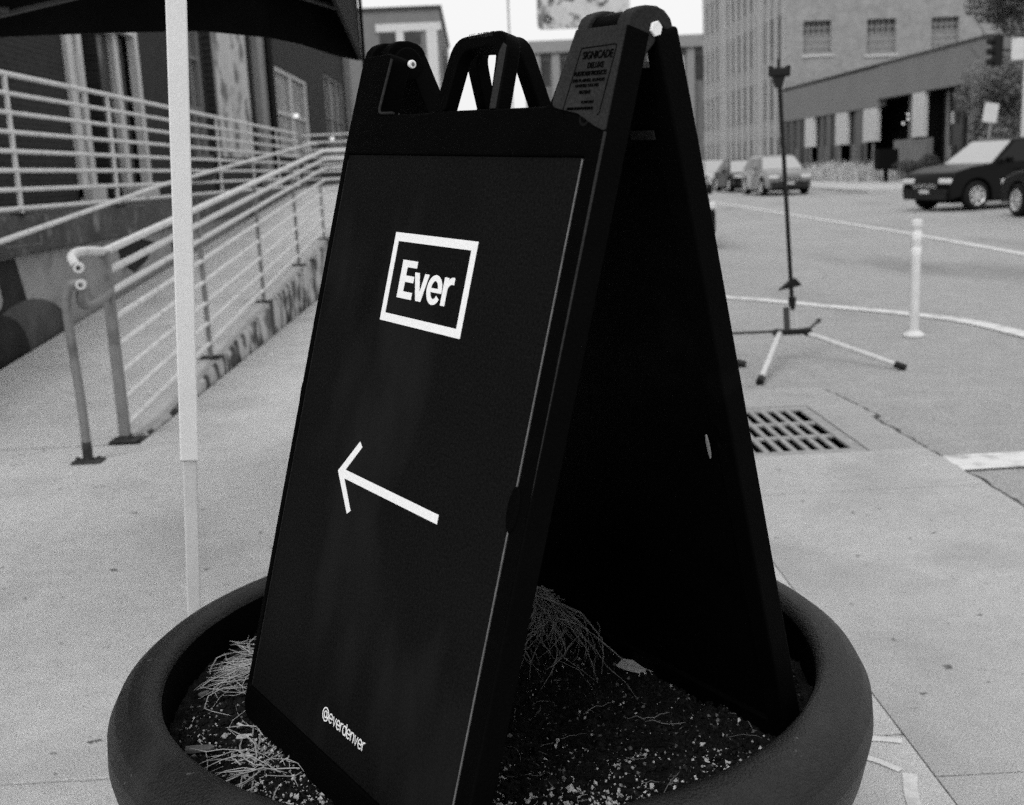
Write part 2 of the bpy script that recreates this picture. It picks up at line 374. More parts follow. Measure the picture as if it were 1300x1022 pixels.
rr = empty('ramp_railing', (-2.05, 6.2, 0), 0, 'galvanised ramp railing of eight sloping pipes along the peeling kerb', 'railing')
def rail_z(y): return 1.08+.075*(y-6.46)
offs = [0, .11, .225, .375, .53, .685, .835, .985]
def L(p): return (p[0]+2.05, p[1]-6.2, p[2])
for i, d in enumerate(offs):
    y0 = 6.2; r = (.024, .022, .019, .018, .018, .018, .018, .018)[i]
    pts = [L((-2.05, y0, rail_z(y0)-d)), L((-2.05, 11, rail_z(11)-d)), L((-2.05, 15.4, rail_z(15.4)-d)), L((-2.02, 15.55, rail_z(15.5)-d)), L((-1.9, 15.6, rail_z(15.5)-d)), L((-.6, 15.6, rail_z(15.5)-d))]
    if i > 4: pts = pts[:3]
    MB().tube(pts, r, 10).build('rail', M['rail'], rr, smooth=True)
def post_at(par, conv, x, y, z0, z1, n='post', m='rail_dark', sx=.022, sy=.03, foot=True):
    a = conv((x, y, z0)); 
    MB().box(a[0]-sx, a[0]+sx, a[1]-sy, a[1]+sy, a[2], a[2]+z1-z0).build(n, M[m], par, bevel=.004)
    if foot: MB().box(a[0]-.075, a[0]+.075, a[1]-.06, a[1]+.06, a[2]-.002, a[2]+.014).build('base_plate', M['rust'], par, bevel=.003)
post_at(rr, L, -2.05, 6.2, -.002, rail_z(6.2)+.0, sx=.026, sy=.030)
MB().box(-.029, .029, -.033, .033, .0, .035).build('rust_stain', M['rust'], rr)
for y in (8.32, 10.53, 12.73, 14.95): post_at(rr, L, -2.05, y, zc(y), rail_z(y)-.02, sx=.013, sy=.032)
for x in (-1.3, -.6): post_at(rr, L, x, 15.6, 0, rail_z(15.5)-.02)
# end loops and the free-standing end post
def Q(*p): return [L((a, 6.0+(b if False else 0), c)) for a, b, c in p]
def arc(pts, n=6): return smooth(pts, n)
MB().tube(arc([L((-2.05,6.2,1.06)), L((-2.06,6.05,1.075)), L((-2.085,5.90,1.08)), L((-2.09,5.82,1.06)), L((-2.06,5.78,1.02))]), .024, 12, cap=True).build('rail_end', M['rail'], rr, smooth=True)
MB().tube(arc([L((-2.04,6.2,.845)), L((-2.04,6.05,.815)), L((-2.06,5.9,.80)), L((-2.06,5.80,.83)), L((-2.045,5.77,.9))]), .024, 12).build('rail_end', M['rail_dark'], rr, smooth=True)
for z in (1.01, .925):
    MB().lathe([(.013,-.03),(.013,.03),(.024,.03),(.027,.026),(.027,-.026),(.024,-.03),(.013,-.03)], 20).build('pipe_socket', M['rail'], rr, smooth=True, loc=L((-2.035, 5.75, z))).rotation_euler = (R(90), 0, R(15))
    MB().lathe([(0,-.02),(.0135,-.02)], 16).build('pipe_bore', M['black'], rr, loc=L((-2.043, 5.735, z))).rotation_euler = (R(90), 0, R(15))
ep = empty('handrail_end_post', (-2.10, 5.73, 0), 0, 'short freestanding pipe post with bent top before the ramp railing', 'post')
MB().tube(arc([(0,0,0), (0,0,.3), (-.01,0,.6), (-.015,0,.82), (0,0,.89), (.03,.005,.93), (.065,.02,.93)], 6), .024, 12).build('post', M['rail_dark'], ep, smooth=True)
MB().box(-.075, .075, -.05, .05, -.002, .014).build('base_plate', M['rust'], ep, bevel=.003)
MB().tube([(0,0,.01),(0,0,.11)], .0255, 12).build('rust_stain', M['rust'], ep, smooth=True)
for sx in (-.055, .055): MB().tube([(sx,0,.012),(sx,0,.03)], .01, 6).build('bolt', M['rust'], ep)

dr = empty('deck_railing', (-3.6, 9, 1.22), 0, 'galvanised level railing of eight pipes on the edge of the raised deck', 'railing')
def D(p): return (p[0]+3.6, p[1]-9, p[2]-1.22)
for i in range(8):
    z = 2.297-.1468*i; MB().tube([D((-3.6, 4.6, z)), D((-3.6, 23.3, z))], .022 if i == 0 else .019, 10).build('rail', M['rail'], dr, smooth=True)
for y in (4.7, 6.9, 9.06, 11.5, 13.9, 16.2, 18.6, 21, 23.2): post_at(dr, D, -3.6, y, 1.22, 2.28, m='rail', sx=.012, sy=.028)
hr = empty('wall_handrail', (-3.3, 8, .1), 0, 'single sloping pipe handrail climbing along the deck wall', 'handrail')
MB().tube([(0, -.6, .93), (0, 4, 1.30), (0, 15.1, 2.03-.05), (0, 16, 2.0)], .021, 10).build('rail', M['rail'], hr, smooth=True)
for y in (8.6, 11.5, 14.5, 17.5, 20.5):
    zt = .1+.93+.073*(y-7.4)-.03
    MB().tube([(0, y-8, zt-.1), (0, y-8, zt-.1-.08), (-.29, y-8, zt-.1-.1)], .009, 6).build('bracket', M['rail_dark'], hr, smooth=True)
# turned-back railing at the top landing, seen behind
tr = empty('landing_railing', (-3.0, 24, 1.22), 0, 'short galvanised railing across the landing at the ramp head', 'railing')
for i in range(7): MB().tube([(-.6, 0, 1.06-.15*i), (1.6, 0, 1.06-.15*i)], .019, 8).build('rail', M['rail'], tr, smooth=True)
for x in (-.6, .5, 1.6): MB().box(x-.02, x+.02, -.02, .02, 0, 1.06).build('post', M['rail_dark'], tr)
tag(MB().box(-3.598, -1.2, 23.2, 40, -.1, 1.216).build('landing', M['concrete']), kind='structure')

# ================================================================== LEFT BRICK BUILDING
lb = empty('brick_building', (-6, 30, 0), 0, 'dark brick building behind the raised deck with white framed doors and windows', 'building')
def lbx(n, m, x0, x1, y0, y1, z0, z1, par=None, bevel=0): return box(n, M[m], par or lb, x0+6, x1+6, y0-30, y1-30, z0, z1, bevel)
opens = [(18.05, 18.95, 1.22, 4.3), (19.0, 21.15, 1.22, 4.1), (24.6, 26.2, 1.9, 5.2), (26.25, 27.2, 1.22, 5.6), (27.25, 31.8, 2.0, 5.8), (35.6, 42.4, 2.1, 4.85), (47.2, 54.0, 2.1, 5.6)]
y = 2; segs = []
for a, b, z0, z1 in opens:
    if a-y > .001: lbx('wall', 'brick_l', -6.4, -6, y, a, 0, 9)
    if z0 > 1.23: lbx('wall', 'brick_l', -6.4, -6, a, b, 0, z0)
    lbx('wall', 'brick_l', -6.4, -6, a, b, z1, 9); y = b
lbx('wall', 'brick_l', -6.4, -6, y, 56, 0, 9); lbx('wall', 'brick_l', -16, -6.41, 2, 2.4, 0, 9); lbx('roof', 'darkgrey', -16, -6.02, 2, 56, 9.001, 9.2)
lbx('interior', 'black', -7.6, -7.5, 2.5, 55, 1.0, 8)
# white pilaster frames beside the dark doorway
for a, b in ((17.35, 17.62), (17.8, 18.02)): lbx('door_frame', 'white', -5.997, -5.93, a, b, 1.25, 4.5)
lbx('pipe', 'grey', -5.997, -5.96, 17.66, 17.72, 1.3, 4.5); lbx('step_block', 'white_panel', -5.997, -5.8, 17.35, 18.02, 1.22, 1.46)
d = lbx('door', 'glass', -6.25, -6.22, 19.1, 20.3, 1.3, 4.0)
lbx('frame', 'white', -6.24, -6.12, 19.0, 19.12, 1.24, 4.1, d); lbx('frame', 'white', -6.24, -6.12, 20.22, 20.48, 1.24, 4.1, d); lbx('frame', 'white', -6.24, -6.12, 19.12, 20.22, 3.95, 4.1, d)
lbx('door_frame', 'white', -6.1, -5.96, 20.95, 21.15, 1.22, 4.1); lbx('door_frame', 'white', -6.1, -5.96, 19.0, 20.95, 4.0, 4.1)
lbx('sidelight', 'glass', -6.2, -6.15, 20.5, 20.95, 1.22, 4.0); lbx('step_block', 'white_panel', -5.997, -5.85, 20.0, 21.15, 1.22, 1.42)
def window(y0, y1, z0, z1, ny, nz, glass='glass', fm='grey', par=lb, sides=.12, bar=.06):
    f = lbx('window', glass, -6.22, -6.18, y0+.01, y1-.01, z0+.01, z1-.01, par)
    lbx('frame', fm, -6.17, -6.05, y0, y0+sides, z0, z1, f); lbx('frame', fm, -6.17, -6.05, y1-sides, y1, z0, z1, f)
    lbx('frame', fm, -6.17, -6.05, y0+sides, y1-sides, z1-.12, z1, f); lbx('sill', fm, -6.17, -5.94, y0, y1, z0, z0+.1, f)
    for i in range(1, ny): yy = y0+(y1-y0)*i/ny; lbx('mullion', fm, -6.165, -6.08, yy-bar, yy+bar, z0+.1, z1-.12, f)
    for i in range(1, nz): zz = z0+(z1-z0)*i/nz; lbx('mullion', fm, -6.16, -6.07, y0+sides, y1-sides, zz-.045, zz+.045, f)
    return f
window(24.6, 26.2, 1.9, 5.2, 2, 3, 'glass_pale', 'midgrey', sides=.2)
window(35.6, 42.4, 2.1, 4.85, 2, 2, 'glass_pale', 'white', sides=.35, bar=.2)
window(47.2, 54.0, 2.1, 5.6, 3, 2, 'glass_pale', 'midgrey', sides=.5, bar=.3)
po = lbx('poster_window', 'board', -6.12, -6.08, 27.3, 31.75, 2.0, 5.8); lbx('frame', 'grey', -6.07, -5.99, 27.25, 27.45, 2.0, 5.8, po)
lbx('downpipe', 'grey', -5.99, -5.8, 32.0, 32.5, 1.25, 8); lbx('pilaster', 'midgrey', -5.99, -5.86, 32.7, 33.3, 1.25, 8); lbx('downpipe', 'black', -5.99, -5.8, 33.5, 34.3, 1.25, 8)
lbx('pilaster', 'grey', -5.99, -5.7, 54.6, 55.9, 1.22, 8.8)
for y, z in ((39.2, 3.5), (48.5, 3.0)): MB().lathe([(0,-.08),(.065,-.05),(.085,0),(.065,.05),(0,.08)], 12).build('lamp', M['glow'], lb, loc=(-.0, y-30, z))
wl = MB().lathe([(0,-.3),(.07,-.28),(.08,.28),(0,.3)], 12).build('wall_lamp', M['white_panel'], lb, loc=(.07, 17.73-30, 3.1))

# ================================================================== BLACK TENT CANOPY
POST = ((-.512, 2.262, 2.35), (-.685, 2.492, .79), (-.773, 2.61, 0))
tent = empty('canopy_tent', (-.62, 2.4, 0), 0, 'black pop-up canopy tent on a square white telescoping post', 'tent')
def T(p): return (p[0]+.62, p[1]-2.4, p[2])
def sq(n, m, x, y, z0, z1, s, rz=0):
    o = MB().box(-s, s, -s, s, 0, z1-z0).build(n, M[m], tent, bevel=.003); o.location = T((x, y, z0)); o.rotation_euler.z = rz; return o
tilt = .0
def leanpost(n, m, p, q, s_):
    p, q = Vector(T(p)), Vector(T(q)); o = MB().box(-s_, s_, -s_, s_, 0, (q-p).length).build(n, M[m], tent, bevel=.003); o.location = p
    o.rotation_mode = 'QUATERNION'; d = (q-p).normalized(); o.rotation_quaternion = Vector((0, 0, 1)).rotation_difference(d) @ Matrix.Rotation(R(14), 3, 'Z').to_quaternion(); return o
PT, PJ, PB = POST
leanpost('post', 'post', PJ, PT, .0205); leanpost('inner_post', 'inner_post', PB, PJ, .0158)
o = sq('foot', 'darkgrey', PB[0], PB[1], 0, .008, .05, R(14))
A = Vector((-.50, 5.2, 0)); 
edge = [(-.50,5.2,1.905),(-.58,5.08,1.915),(-.70,4.85,1.945),(-.80,4.70,1.958),(-1.05,4.62,1.985),(-1.4,4.50,1.978),(-1.72,4.42,1.968),(-2.3,4.25,1.955)]
vs = []; fs = []
for i, (x, y, z) in enumerate(edge): vs += [(x, y, z), (x, y, 2.32), (x, y+.012, 2.32), (x, y+.012, z)]
for i in range(len(edge)-1):
    k = 4*i; fs += [(k, k+1, k+5, k+4), (k+1, k+2, k+6, k+5), (k+2, k+3, k+7, k+6), (k+3, k, k+4, k+7)]
MB().add([T(v) for v in vs], fs).build('valance', M['tent'], tent)
# side valance running back toward the near corner, nearly edge-on
side = [(-.497,5.2,1.905),(-.45,4.2,1.93),(-.40,3.2,1.95),(-.39,2.1,1.98)]
vs = []; fs = []
for x, y, z in side: vs += [(x, y, z), (x-.02, y, 2.32), (x-.008, y, 2.32), (x+.012, y, z)]
for i in range(len(side)-1):
    k = 4*i; fs += [(k, k+1, k+5, k+4), (k+1, k+2, k+6, k+5), (k+2, k+3, k+7, k+6), (k+3, k, k+4, k+7)]
MB().add([T(v) for v in vs], fs).build('side_valance', M['tent'], tent)
MB().add([T(v) for v in [(-.49,5.2,2.30),(-2.3,4.24,2.30),(-2.25,2.1,2.30),(-.40,2.1,2.30),(-1.35,3.4,2.8)]], [(0,1,4),(1,2,4),(2,3,4),(3,0,4)]).build('roof', M['tent'], tent)
for a, b in (((-1.70,4.2,2.005),(-1.20,4.35,2.13)), ((-1.95,4.1,2.05),(-1.62,4.2,2.03)), ((-1.2,4.35,2.13),(-.75,4.6,2.11)), ((-.75,4.6,2.13),(-.52,4.9,2.08))):
    MB().tube([T(a), T(b)], .011, 6).build('strut', M['tent_light'], tent, smooth=True)
MB().tube([T((-.475,5.18,1.87)), T((-.475,5.18,2.4))], .008, 6).build('corner_strap', M['tent'], tent)
MB().add([T(v) for v in [(-.66,5.15,2.38),(-.52,5.19,1.97),(-.50,5.19,1.93),(-.485,5.19,1.91),(-.49,5.19,2.38)]], [(0,1,2,3,4)]).build('flap', M['tent_light'], tent)

# ================================================================== BACKGROUND BUILDINGS
bb = empty('office_building', (20.5, 75.5, 0), 0, 'tall pale brick building with a tight vertical window grid on its street side', 'building')
def bbx(n, m, x0, x1, y0, y1, z0, z1, par=None): return box(n, M[m], par or bb, x0-20.5, x1-20.5, y0-75.5, y1-75.5, z0, z1)
wins = [(21.67, 23.5, 7.9, 10.0), (25.85, 27.75, 7.75, 9.95), (30.1, 31.9, 7.9, 9.9), (34.3, 36.1, 7.9, 9.9)]
wins += [(a, b, c+4.6, d+4.6) for a, b, c, d in wins]
# front wall in pieces round the windows
for z0, z1, row in ((0, 7.75, None), (7.75, 10.0, wins[:4]), (10.0, 12.35, None), (12.35, 14.6, wins[4:]), (14.6, 16, None)):
    if row is None: bbx('front_wall', 'brick_r', 20.5, 46, 75.5, 75.9, z0, z1); continue
    x = 20.5
    for a, b, c, d in row:
        bbx('front_wall', 'brick_r', x, a, 75.5, 75.9, z0, z1)
        if c > z0: bbx('front_wall', 'brick_r', a, b, 75.5, 75.9, z0, c)
        if d < z1: bbx('front_wall', 'brick_r', a, b, 75.5, 75.9, d, z1)
        x = b
    bbx('front_wall', 'brick_r', x, 46, 75.5, 75.9, z0, z1)
for a, b, c, d in wins:
    wv = bbx('window', 'window_dim', a, b, 75.82, 75.86, c, d)
    for i in range(1, 5): xx = a+(b-a)*i/5; bbx('glazing_bar', 'grey', xx-.04, xx+.04, 75.76, 75.82, c, d, wv)
    for i in range(1, 5): zz = c+(d-c)*i/5; bbx('glazing_bar', 'grey', a, b, 75.755, 75.815, zz-.05, zz+.05, wv)
    bbx('blind', 'grey', a+.02, b-.02, 75.80, 75.819, c+.02, c+.58*(d-c), wv)
    bbx('sill', 'white_panel', a-.15, b+.15, 75.42, 75.9, c-.16, c-.001, wv)
bbx('side_wall', 'grey', 21.0, 46, 76, 103, 0, 15.6); bbx('roof', 'grey', 20.5, 46, 75.9, 103.2, 15.6, 16)
# grid facade: mullion fins, spandrel bands, glass between
for k in range(4):
    z0 = 0+3.95*k
    bbx('spandrel', 'grey', 20.6, 21, 76, 103, z0+2.75, z0+3.95); bbx('window_band', 'window_dim', 20.62, 21, 76, 103, z0+.02, z0+2.74)
yy = 76.0; i = 0
fin_big = box('pier', M['fin'], bb, -.16, .10, -.55, .55, 0, 15.6); fin = box('fin', M['fin'], bb, -.06, .10, -.30, .30, .3, 15.6)
first = [True, True]
while yy < 103:
    src = fin_big if i % 6 == 3 else fin; idx = 0 if i % 6 == 3 else 1
    if first[idx]: o = src; first[idx] = False
    else: o = src.copy(); col.objects.link(o)
    o.location = (0, yy-75.5, 0); yy += 1.95; i += 1

low = empty('shop_building', (20, 45, 0), 0, 'long single storey building with deep plain fascia and white panels between dark shopfronts', 'building')
def lwx(n, m, x0, x1, y0, y1, z0, z1, par=None): return box(n, M[m], par or low, x0-20, x1-20, y0-45, y1-45, z0, z1)
lwx('fascia', 'fascia', 20, 20.4, 56.6, 75.4, 3.66, 5.55); lwx('fascia', 'fascia', 20, 20.4, 45, 56.6, 4.02, 5.62); lwx('fascia', 'fascia', 20, 34, 44.6, 44.99, 0, 5.62)
lwx('coping', 'darkgrey', 19.95, 20.45, 44.55, 75.4, 5.63, 5.72); lwx('roof', 'darkgrey', 20.4, 34, 45, 75.4, 5.3, 5.5)
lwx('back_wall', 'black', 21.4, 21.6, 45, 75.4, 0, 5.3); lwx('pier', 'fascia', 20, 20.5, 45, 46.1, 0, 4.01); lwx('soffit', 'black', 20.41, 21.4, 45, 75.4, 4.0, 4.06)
for a, b, z0, z1 in ((67.4, 69.2, 1.95, 3.655), (61.4, 63.3, 1.95, 3.655), (56.75, 58.8, 2.0, 3.655), (50.75, 52.2, 2.05, 4.01)):
    lwx('white_panel', 'white_panel', 20.02, 20.2, a, b, z0, z1)
for a, b in ((69.22, 75.3), (63.32, 67.38), (58.82, 61.38)):
    g_ = lwx('shopfront', 'glass_front', 20.25, 20.3, a, b, 1.0, 3.65)
    n = int((b-a)/1.3)
    for i in range(1, n): q = a+(b-a)*i/n; lwx('mullion', 'darkgrey', 20.2, 20.25, q-.05, q+.05, 1.0, 3.65, g_)
lwx('lower_wall', 'darkgrey', 20.1, 20.28, 56.6, 75.3, 0, .99)
for q in (57.2, 60, 62.5, 65, 68, 71): lwx('bollard_post', 'midgrey', 20.0, 20.09, q, q+.15, 0, 1.9)
lwx('lower_wall', 'midgrey', 20.1, 20.4, 50.6, 54.6, 0, 1.98)
for q in (52.5, 52.8, 53.2): lwx('mullion', 'grey', 20.3, 20.36, q, q+.08, 2.0, 4.0)
lwx('door', 'glass_front', 20.6, 20.65, 46.2, 50, 0, 3.9); lwx('door_frame', 'midgrey', 20.5, 20.6, 49.3, 49.5, 0, 3.9); lwx('door_frame', 'darkgrey', 20.5, 20.6, 47.8, 48.0, 0, 3.9)
lwx('notice', 'white', 20.45, 20.5, 48.7, 48.85, 2.5, 3.0); lwx('notice', 'grey', 20.45, 20.5, 48.9, 49.05, .9, 1.6)
for q, z in ((54.75, 2.75), (54.2, 3.15), (54.15, 2.93)): MB().lathe([(0,-.06),(.045,-.04),(.06,0),(.045,.04),(0,.06)], 10).build('lamp', M['glow'], low, loc=(.6, q-45, z))

fl = empty('corner_building', (-4, 70, 0), 0, 'grey building down the street with a white band over paired windows', 'building')
def flx(n, m, x0, x1, y0, y1, z0, z1, par=None): return box(n, M[m], par or fl, x0+4, x1+4, y0-70, y1-70, z0, z1)
flx('wall', 'midgrey', -9, -1.75, 70, 92, 0, 11.0); flx('band', 'white', -5.6, -1.7, 69.9, 69.99, 9.75, 10.2); flx('band', 'white', -2.6, -1.95, 69.9, 69.99, 3.5, 9.74)
for x in (-5.4, -3.9):
    for z in (8.1, 5.2, 2.3):
        ww = flx('window', 'darkgrey', x, x+.95, 69.93, 69.97, z, z+1.55); flx('frame', 'grey', x, x+.95, 69.9, 69.93, z+.72, z+.8, ww); flx('sill', 'white', x-.1, x+1.05, 69.8, 69.97, z-.12, z-.001, ww)
flx('pilaster', 'white', -4.4, -3.95, 69.9, 69.98, 2, 9.74); flx('coping', 'darkgrey', -9.1, -1.62, 69.85, 92, 11.0, 11.15)
for y in (73, 78, 83): flx('window', 'darkgrey', -1.749, -1.7, y, y+2, 6, 9)

ct = empty('terrace_building', (14, 120, 0), 0, 'flat roofed light building with tall columns closing the end of the street', 'building')
def ctx(n, m, x0, x1, y0, y1, z0, z1, par=None): return box(n, M[m], par or ct, x0-14, x1-14, y0-120, y1-120, z0, z1)
ctx('wall', 'midgrey', 6.2, 26, 120.5, 135, 0, 13.0); ctx('cornice', 'grey', 5.9, 26, 119.6, 135, 13.01, 14.2)
for i in range(10): ctx('column', 'grey', 6.3+2*i, 7.1+2*i, 119.9, 120.49, 0, 13.0)
for i in range(9): ctx('window', 'darkgrey' if i != 7 else 'white', 7.3+2*i, 8.1+2*i, 120.4, 120.48, 9.8, 12.2)

# painted board high on a pole
bd = empty('billboard', (5.9, 60, 0), 0, 'round cornered pale billboard with faint graffiti like marks on a tall pole', 'billboard')
def rrect(x0, x1, z0, z1, r, n=5):
    P = []
    for cx, cz, a0 in ((x1-r, z1-r, 0), (x0+r, z1-r, 90), (x0+r, z0+r, 180), (x1-r, z0+r, 270)):
        for i in range(n+1): a = R(a0+90*i/n); P.append((cx+r*math.cos(a), cz+r*math.sin(a)))
    return P
MB().prism(rrect(-2.4, 2.35, 8.38, 11.2, .25), lambda a, b: (a, 0, b), lambda a, b: (a, .2, b)).build('board', M['board'], bd)
MB().tube([(1.3, .35, 0), (1.3, .35, 10.5)], .15, 10).build('pole', M['midgrey'], bd, smooth=True)
for i in range(14):
    x, z = rnd.uniform(-2.1, 2.0), rnd.choice((8.85, 9.7, 10.5)); s = rnd.uniform(.12, .3)
    pts = [(x+rnd.uniform(-s, s)*1.4, z+rnd.uniform(-s, s)) for _ in range(4)]
    MB().tube([(a, -.01, b) for a, b in smooth([(p[0], p[1], 0) for p in pts], 4) for a, b in [(a, b)]] if False else [(p[0], -.006, p[1]) for p in smooth([(p[0], p[1], 0) for p in pts], 4)], .05, 4).build('painted_mark', M['darkgrey'] if i % 3 else M['grey'], bd)
sp = MB().tube([(0,0,0),(0,0,12)], .045, 8).build('street_pole', M['grey'], loc=(2.02, 60, 0), smooth=True); tag(sp, 'thin plain pole rising behind the sign handles', 'pole')

# ================================================================== STREET FURNITURE FAR RIGHT
ts = empty('traffic_light', (14.5, 30, .12), 0, 'black three lamp traffic light side-on beside a white sign on a pale pole', 'traffic light')
MB().tube([(0,0,-.3),(0,0,4.6)], .07, 12).build('pole', M['white_panel'], ts, smooth=True)
MB().box(-.9, -.68, -.12, .12, 3.38, 4.15).build('signal_head', M['stand_black'], ts, bevel=.02)
for z in (3.5, 3.76, 4.02): MB().tube([(-.9,0,z),(-1.05,0,z-.02)], .09, 10).build('visor', M['stand_black'], ts)
MB().tube([(-.68,0,3.76),(0,0,3.76)], .03, 8).build('arm', M['stand_black'], ts)
MB().box(-.46, -.1, -.09, -.07, 3.5, 4.05).build('sign_plate', M['white'], ts, bevel=.01)
ps = empty('parking_sign', (13.75, 30.2, 0), 0, 'small white street sign on a leaning grey post behind the black parked car', 'street sign')
MB().tube([(-.35,0,-.3),(-.02,0,2.2)], .035, 8).build('post', M['grey'], ps, smooth=True)
o = MB().prism(rrect(-.19, .19, -.25, .25, .05), lambda a, b: (a, 0, b), lambda a, b: (a, .02, b)).build('plate', M['white'], ps, loc=(-.08, -.06, 2.32)); o.rotation_euler = (0, R(8), 0)
ub = empty('pay_station', (18.3, 50.6, .12), 0, 'black post mounted box beside the pale grasses by the shopfront', 'box')
MB().box(-.45, .45, -.3, .3, .55, 1.45).build('cabinet', M['black'], ub, bevel=.03); MB().box(-.08, .08, -.08, .08, 0, .55).build('post', M['black'], ub)

# plume grasses and shrubs
def blades(n, x0, x1, y0, y1, h, wd, z0=.12):
    mb = MB()
    for _ in range(n):
        x, y = rnd.uniform(x0, x1), rnd.uniform(y0, y1); hh = h*rnd.uniform(.3, 1.1)*(.8+.35*noise.noise((x*1.3, y*.9, 0))); a = rnd.uniform(0, 6.28); l = rnd.uniform(.05, .4)*hh
        dx, dy = math.cos(a), math.sin(a); wx, wy = -dy*wd, dx*wd
        mb.add([(x-wx, y-wy, z0), (x+wx, y+wy, z0), (x+dx*l*.4+wx, y+dy*l*.4+wy, z0+hh*.6), (x+dx*l*.4-wx, y+dy*l*.4-wy, z0+hh*.6), (x+dx*l, y+dy*l, z0+hh)], [(0,1,2,3), (3,2,4)])
    return mb
tag(blades(3000, 17.4, 19.6, 52.3, 62, 1.15, .02).build('ornamental_grass', M['grass']), 'pale plume grasses in the bed before the low shops', 'grass', kind='stuff')
def leaves(n, c, rad, s, seed, lobes=9):
    r_ = random.Random(seed); mb = MB(); L_ = []
    for _ in range(lobes):
        a, b = r_.uniform(0, 6.28), r_.uniform(-.9, 1); q = r_.uniform(.2, .75)
        L_.append((c[0]+rad[0]*q*math.cos(a)*math.sqrt(1-b*b*.8), c[1]+rad[1]*q*math.sin(a)*math.sqrt(1-b*b*.8), c[2]+rad[2]*q*b, r_.uniform(.25, .5)))
    for _ in range(n):
        l = r_.choice(L_); d = Vector((r_.gauss(0, 1), r_.gauss(0, 1), r_.gauss(0, 1))).normalized()*r_.uniform(.35, 1)**.6*l[3]
        p = Vector((l[0]+d.x*rad[0], l[1]+d.y*rad[1], l[2]+d.z*rad[2]))
        u = Vector((r_.gauss(0, 1), r_.gauss(0, 1), r_.gauss(0, 1))).normalized(); v = u.orthogonal().normalized(); k = s*r_.uniform(.6, 1.4)
        mb.add([p-u*k, p+v*k*.45, p+u*k, p-v*k*.45], [(0,1,2,3)])
    return mb
def tree(x, y, h, rad, label, seed, n=5000, trunk=.12, cz=None, s=.09, m='leaf'):
    t = empty('street_tree', (x, y, 0), 0, label, 'tree'); r_ = random.Random(seed); cz = cz or h*.65
    tm = MB().tube([(0,0,-.3),(.03,0,h*.3),(-.05,.04,h*.5),(0,0,h*.8)], trunk, 8, taper=[1,.85,.6,.2])
    for _ in range(7):
        a = r_.uniform(0, 6.28); z = h*r_.uniform(.3, .6); q = rad[0]*.7
        tm.tube([(0,0,z), (q*.5*math.cos(a), q*.5*math.sin(a), z+h*.12), (q*math.cos(a), q*math.sin(a), z+h*.28)], trunk*.35, 5, taper=[1,.7,.25])
    tm.build('trunk', M['bark'], t, smooth=True); leaves(n, (0,0,cz), rad, s, seed).build('crown', M[m], t)
tree(18.0, 38, 6.4, (2.3, 1.9, 2.2), 'bushy street tree at the right edge in front of the shop end', 3, 15000, cz=2.7, s=.07)
tree(19.3, 40, 9, (2.5, 2.4, 1.7), 'taller tree whose high branches overlap the pale brick wall', 5, 8000, cz=6.7, s=.1)
tree(1.6, 95, 8.5, (2.0, 2, 2.6), 'small distant tree seen through the sign handles', 8, 2500, s=.2)
tree(17.6, 30.5, 3, (1.2, 1.2, 1.1), 'low dense shrub tree behind the black parked cars', 11, 4000, cz=1.5, s=.06, m='shrub')
for i, (x, y, h) in enumerate(((19.0, 49.2, 1.1), (19.1, 47.6, 1.3), (18.6, 63.5, .8))):
    sh = leaves(1800, (0, 0, h*.5), (.9, .9, h*.6), .05, 20+i).build('shrub', M['shrub'], loc=(x, y, .12))
    tag(sh, ('dark round shrub between the black box and the shop doorway', 'dark shrub nearest the shop doorway', 'low shrub at the far end of the plume grasses')[i], 'shrub')

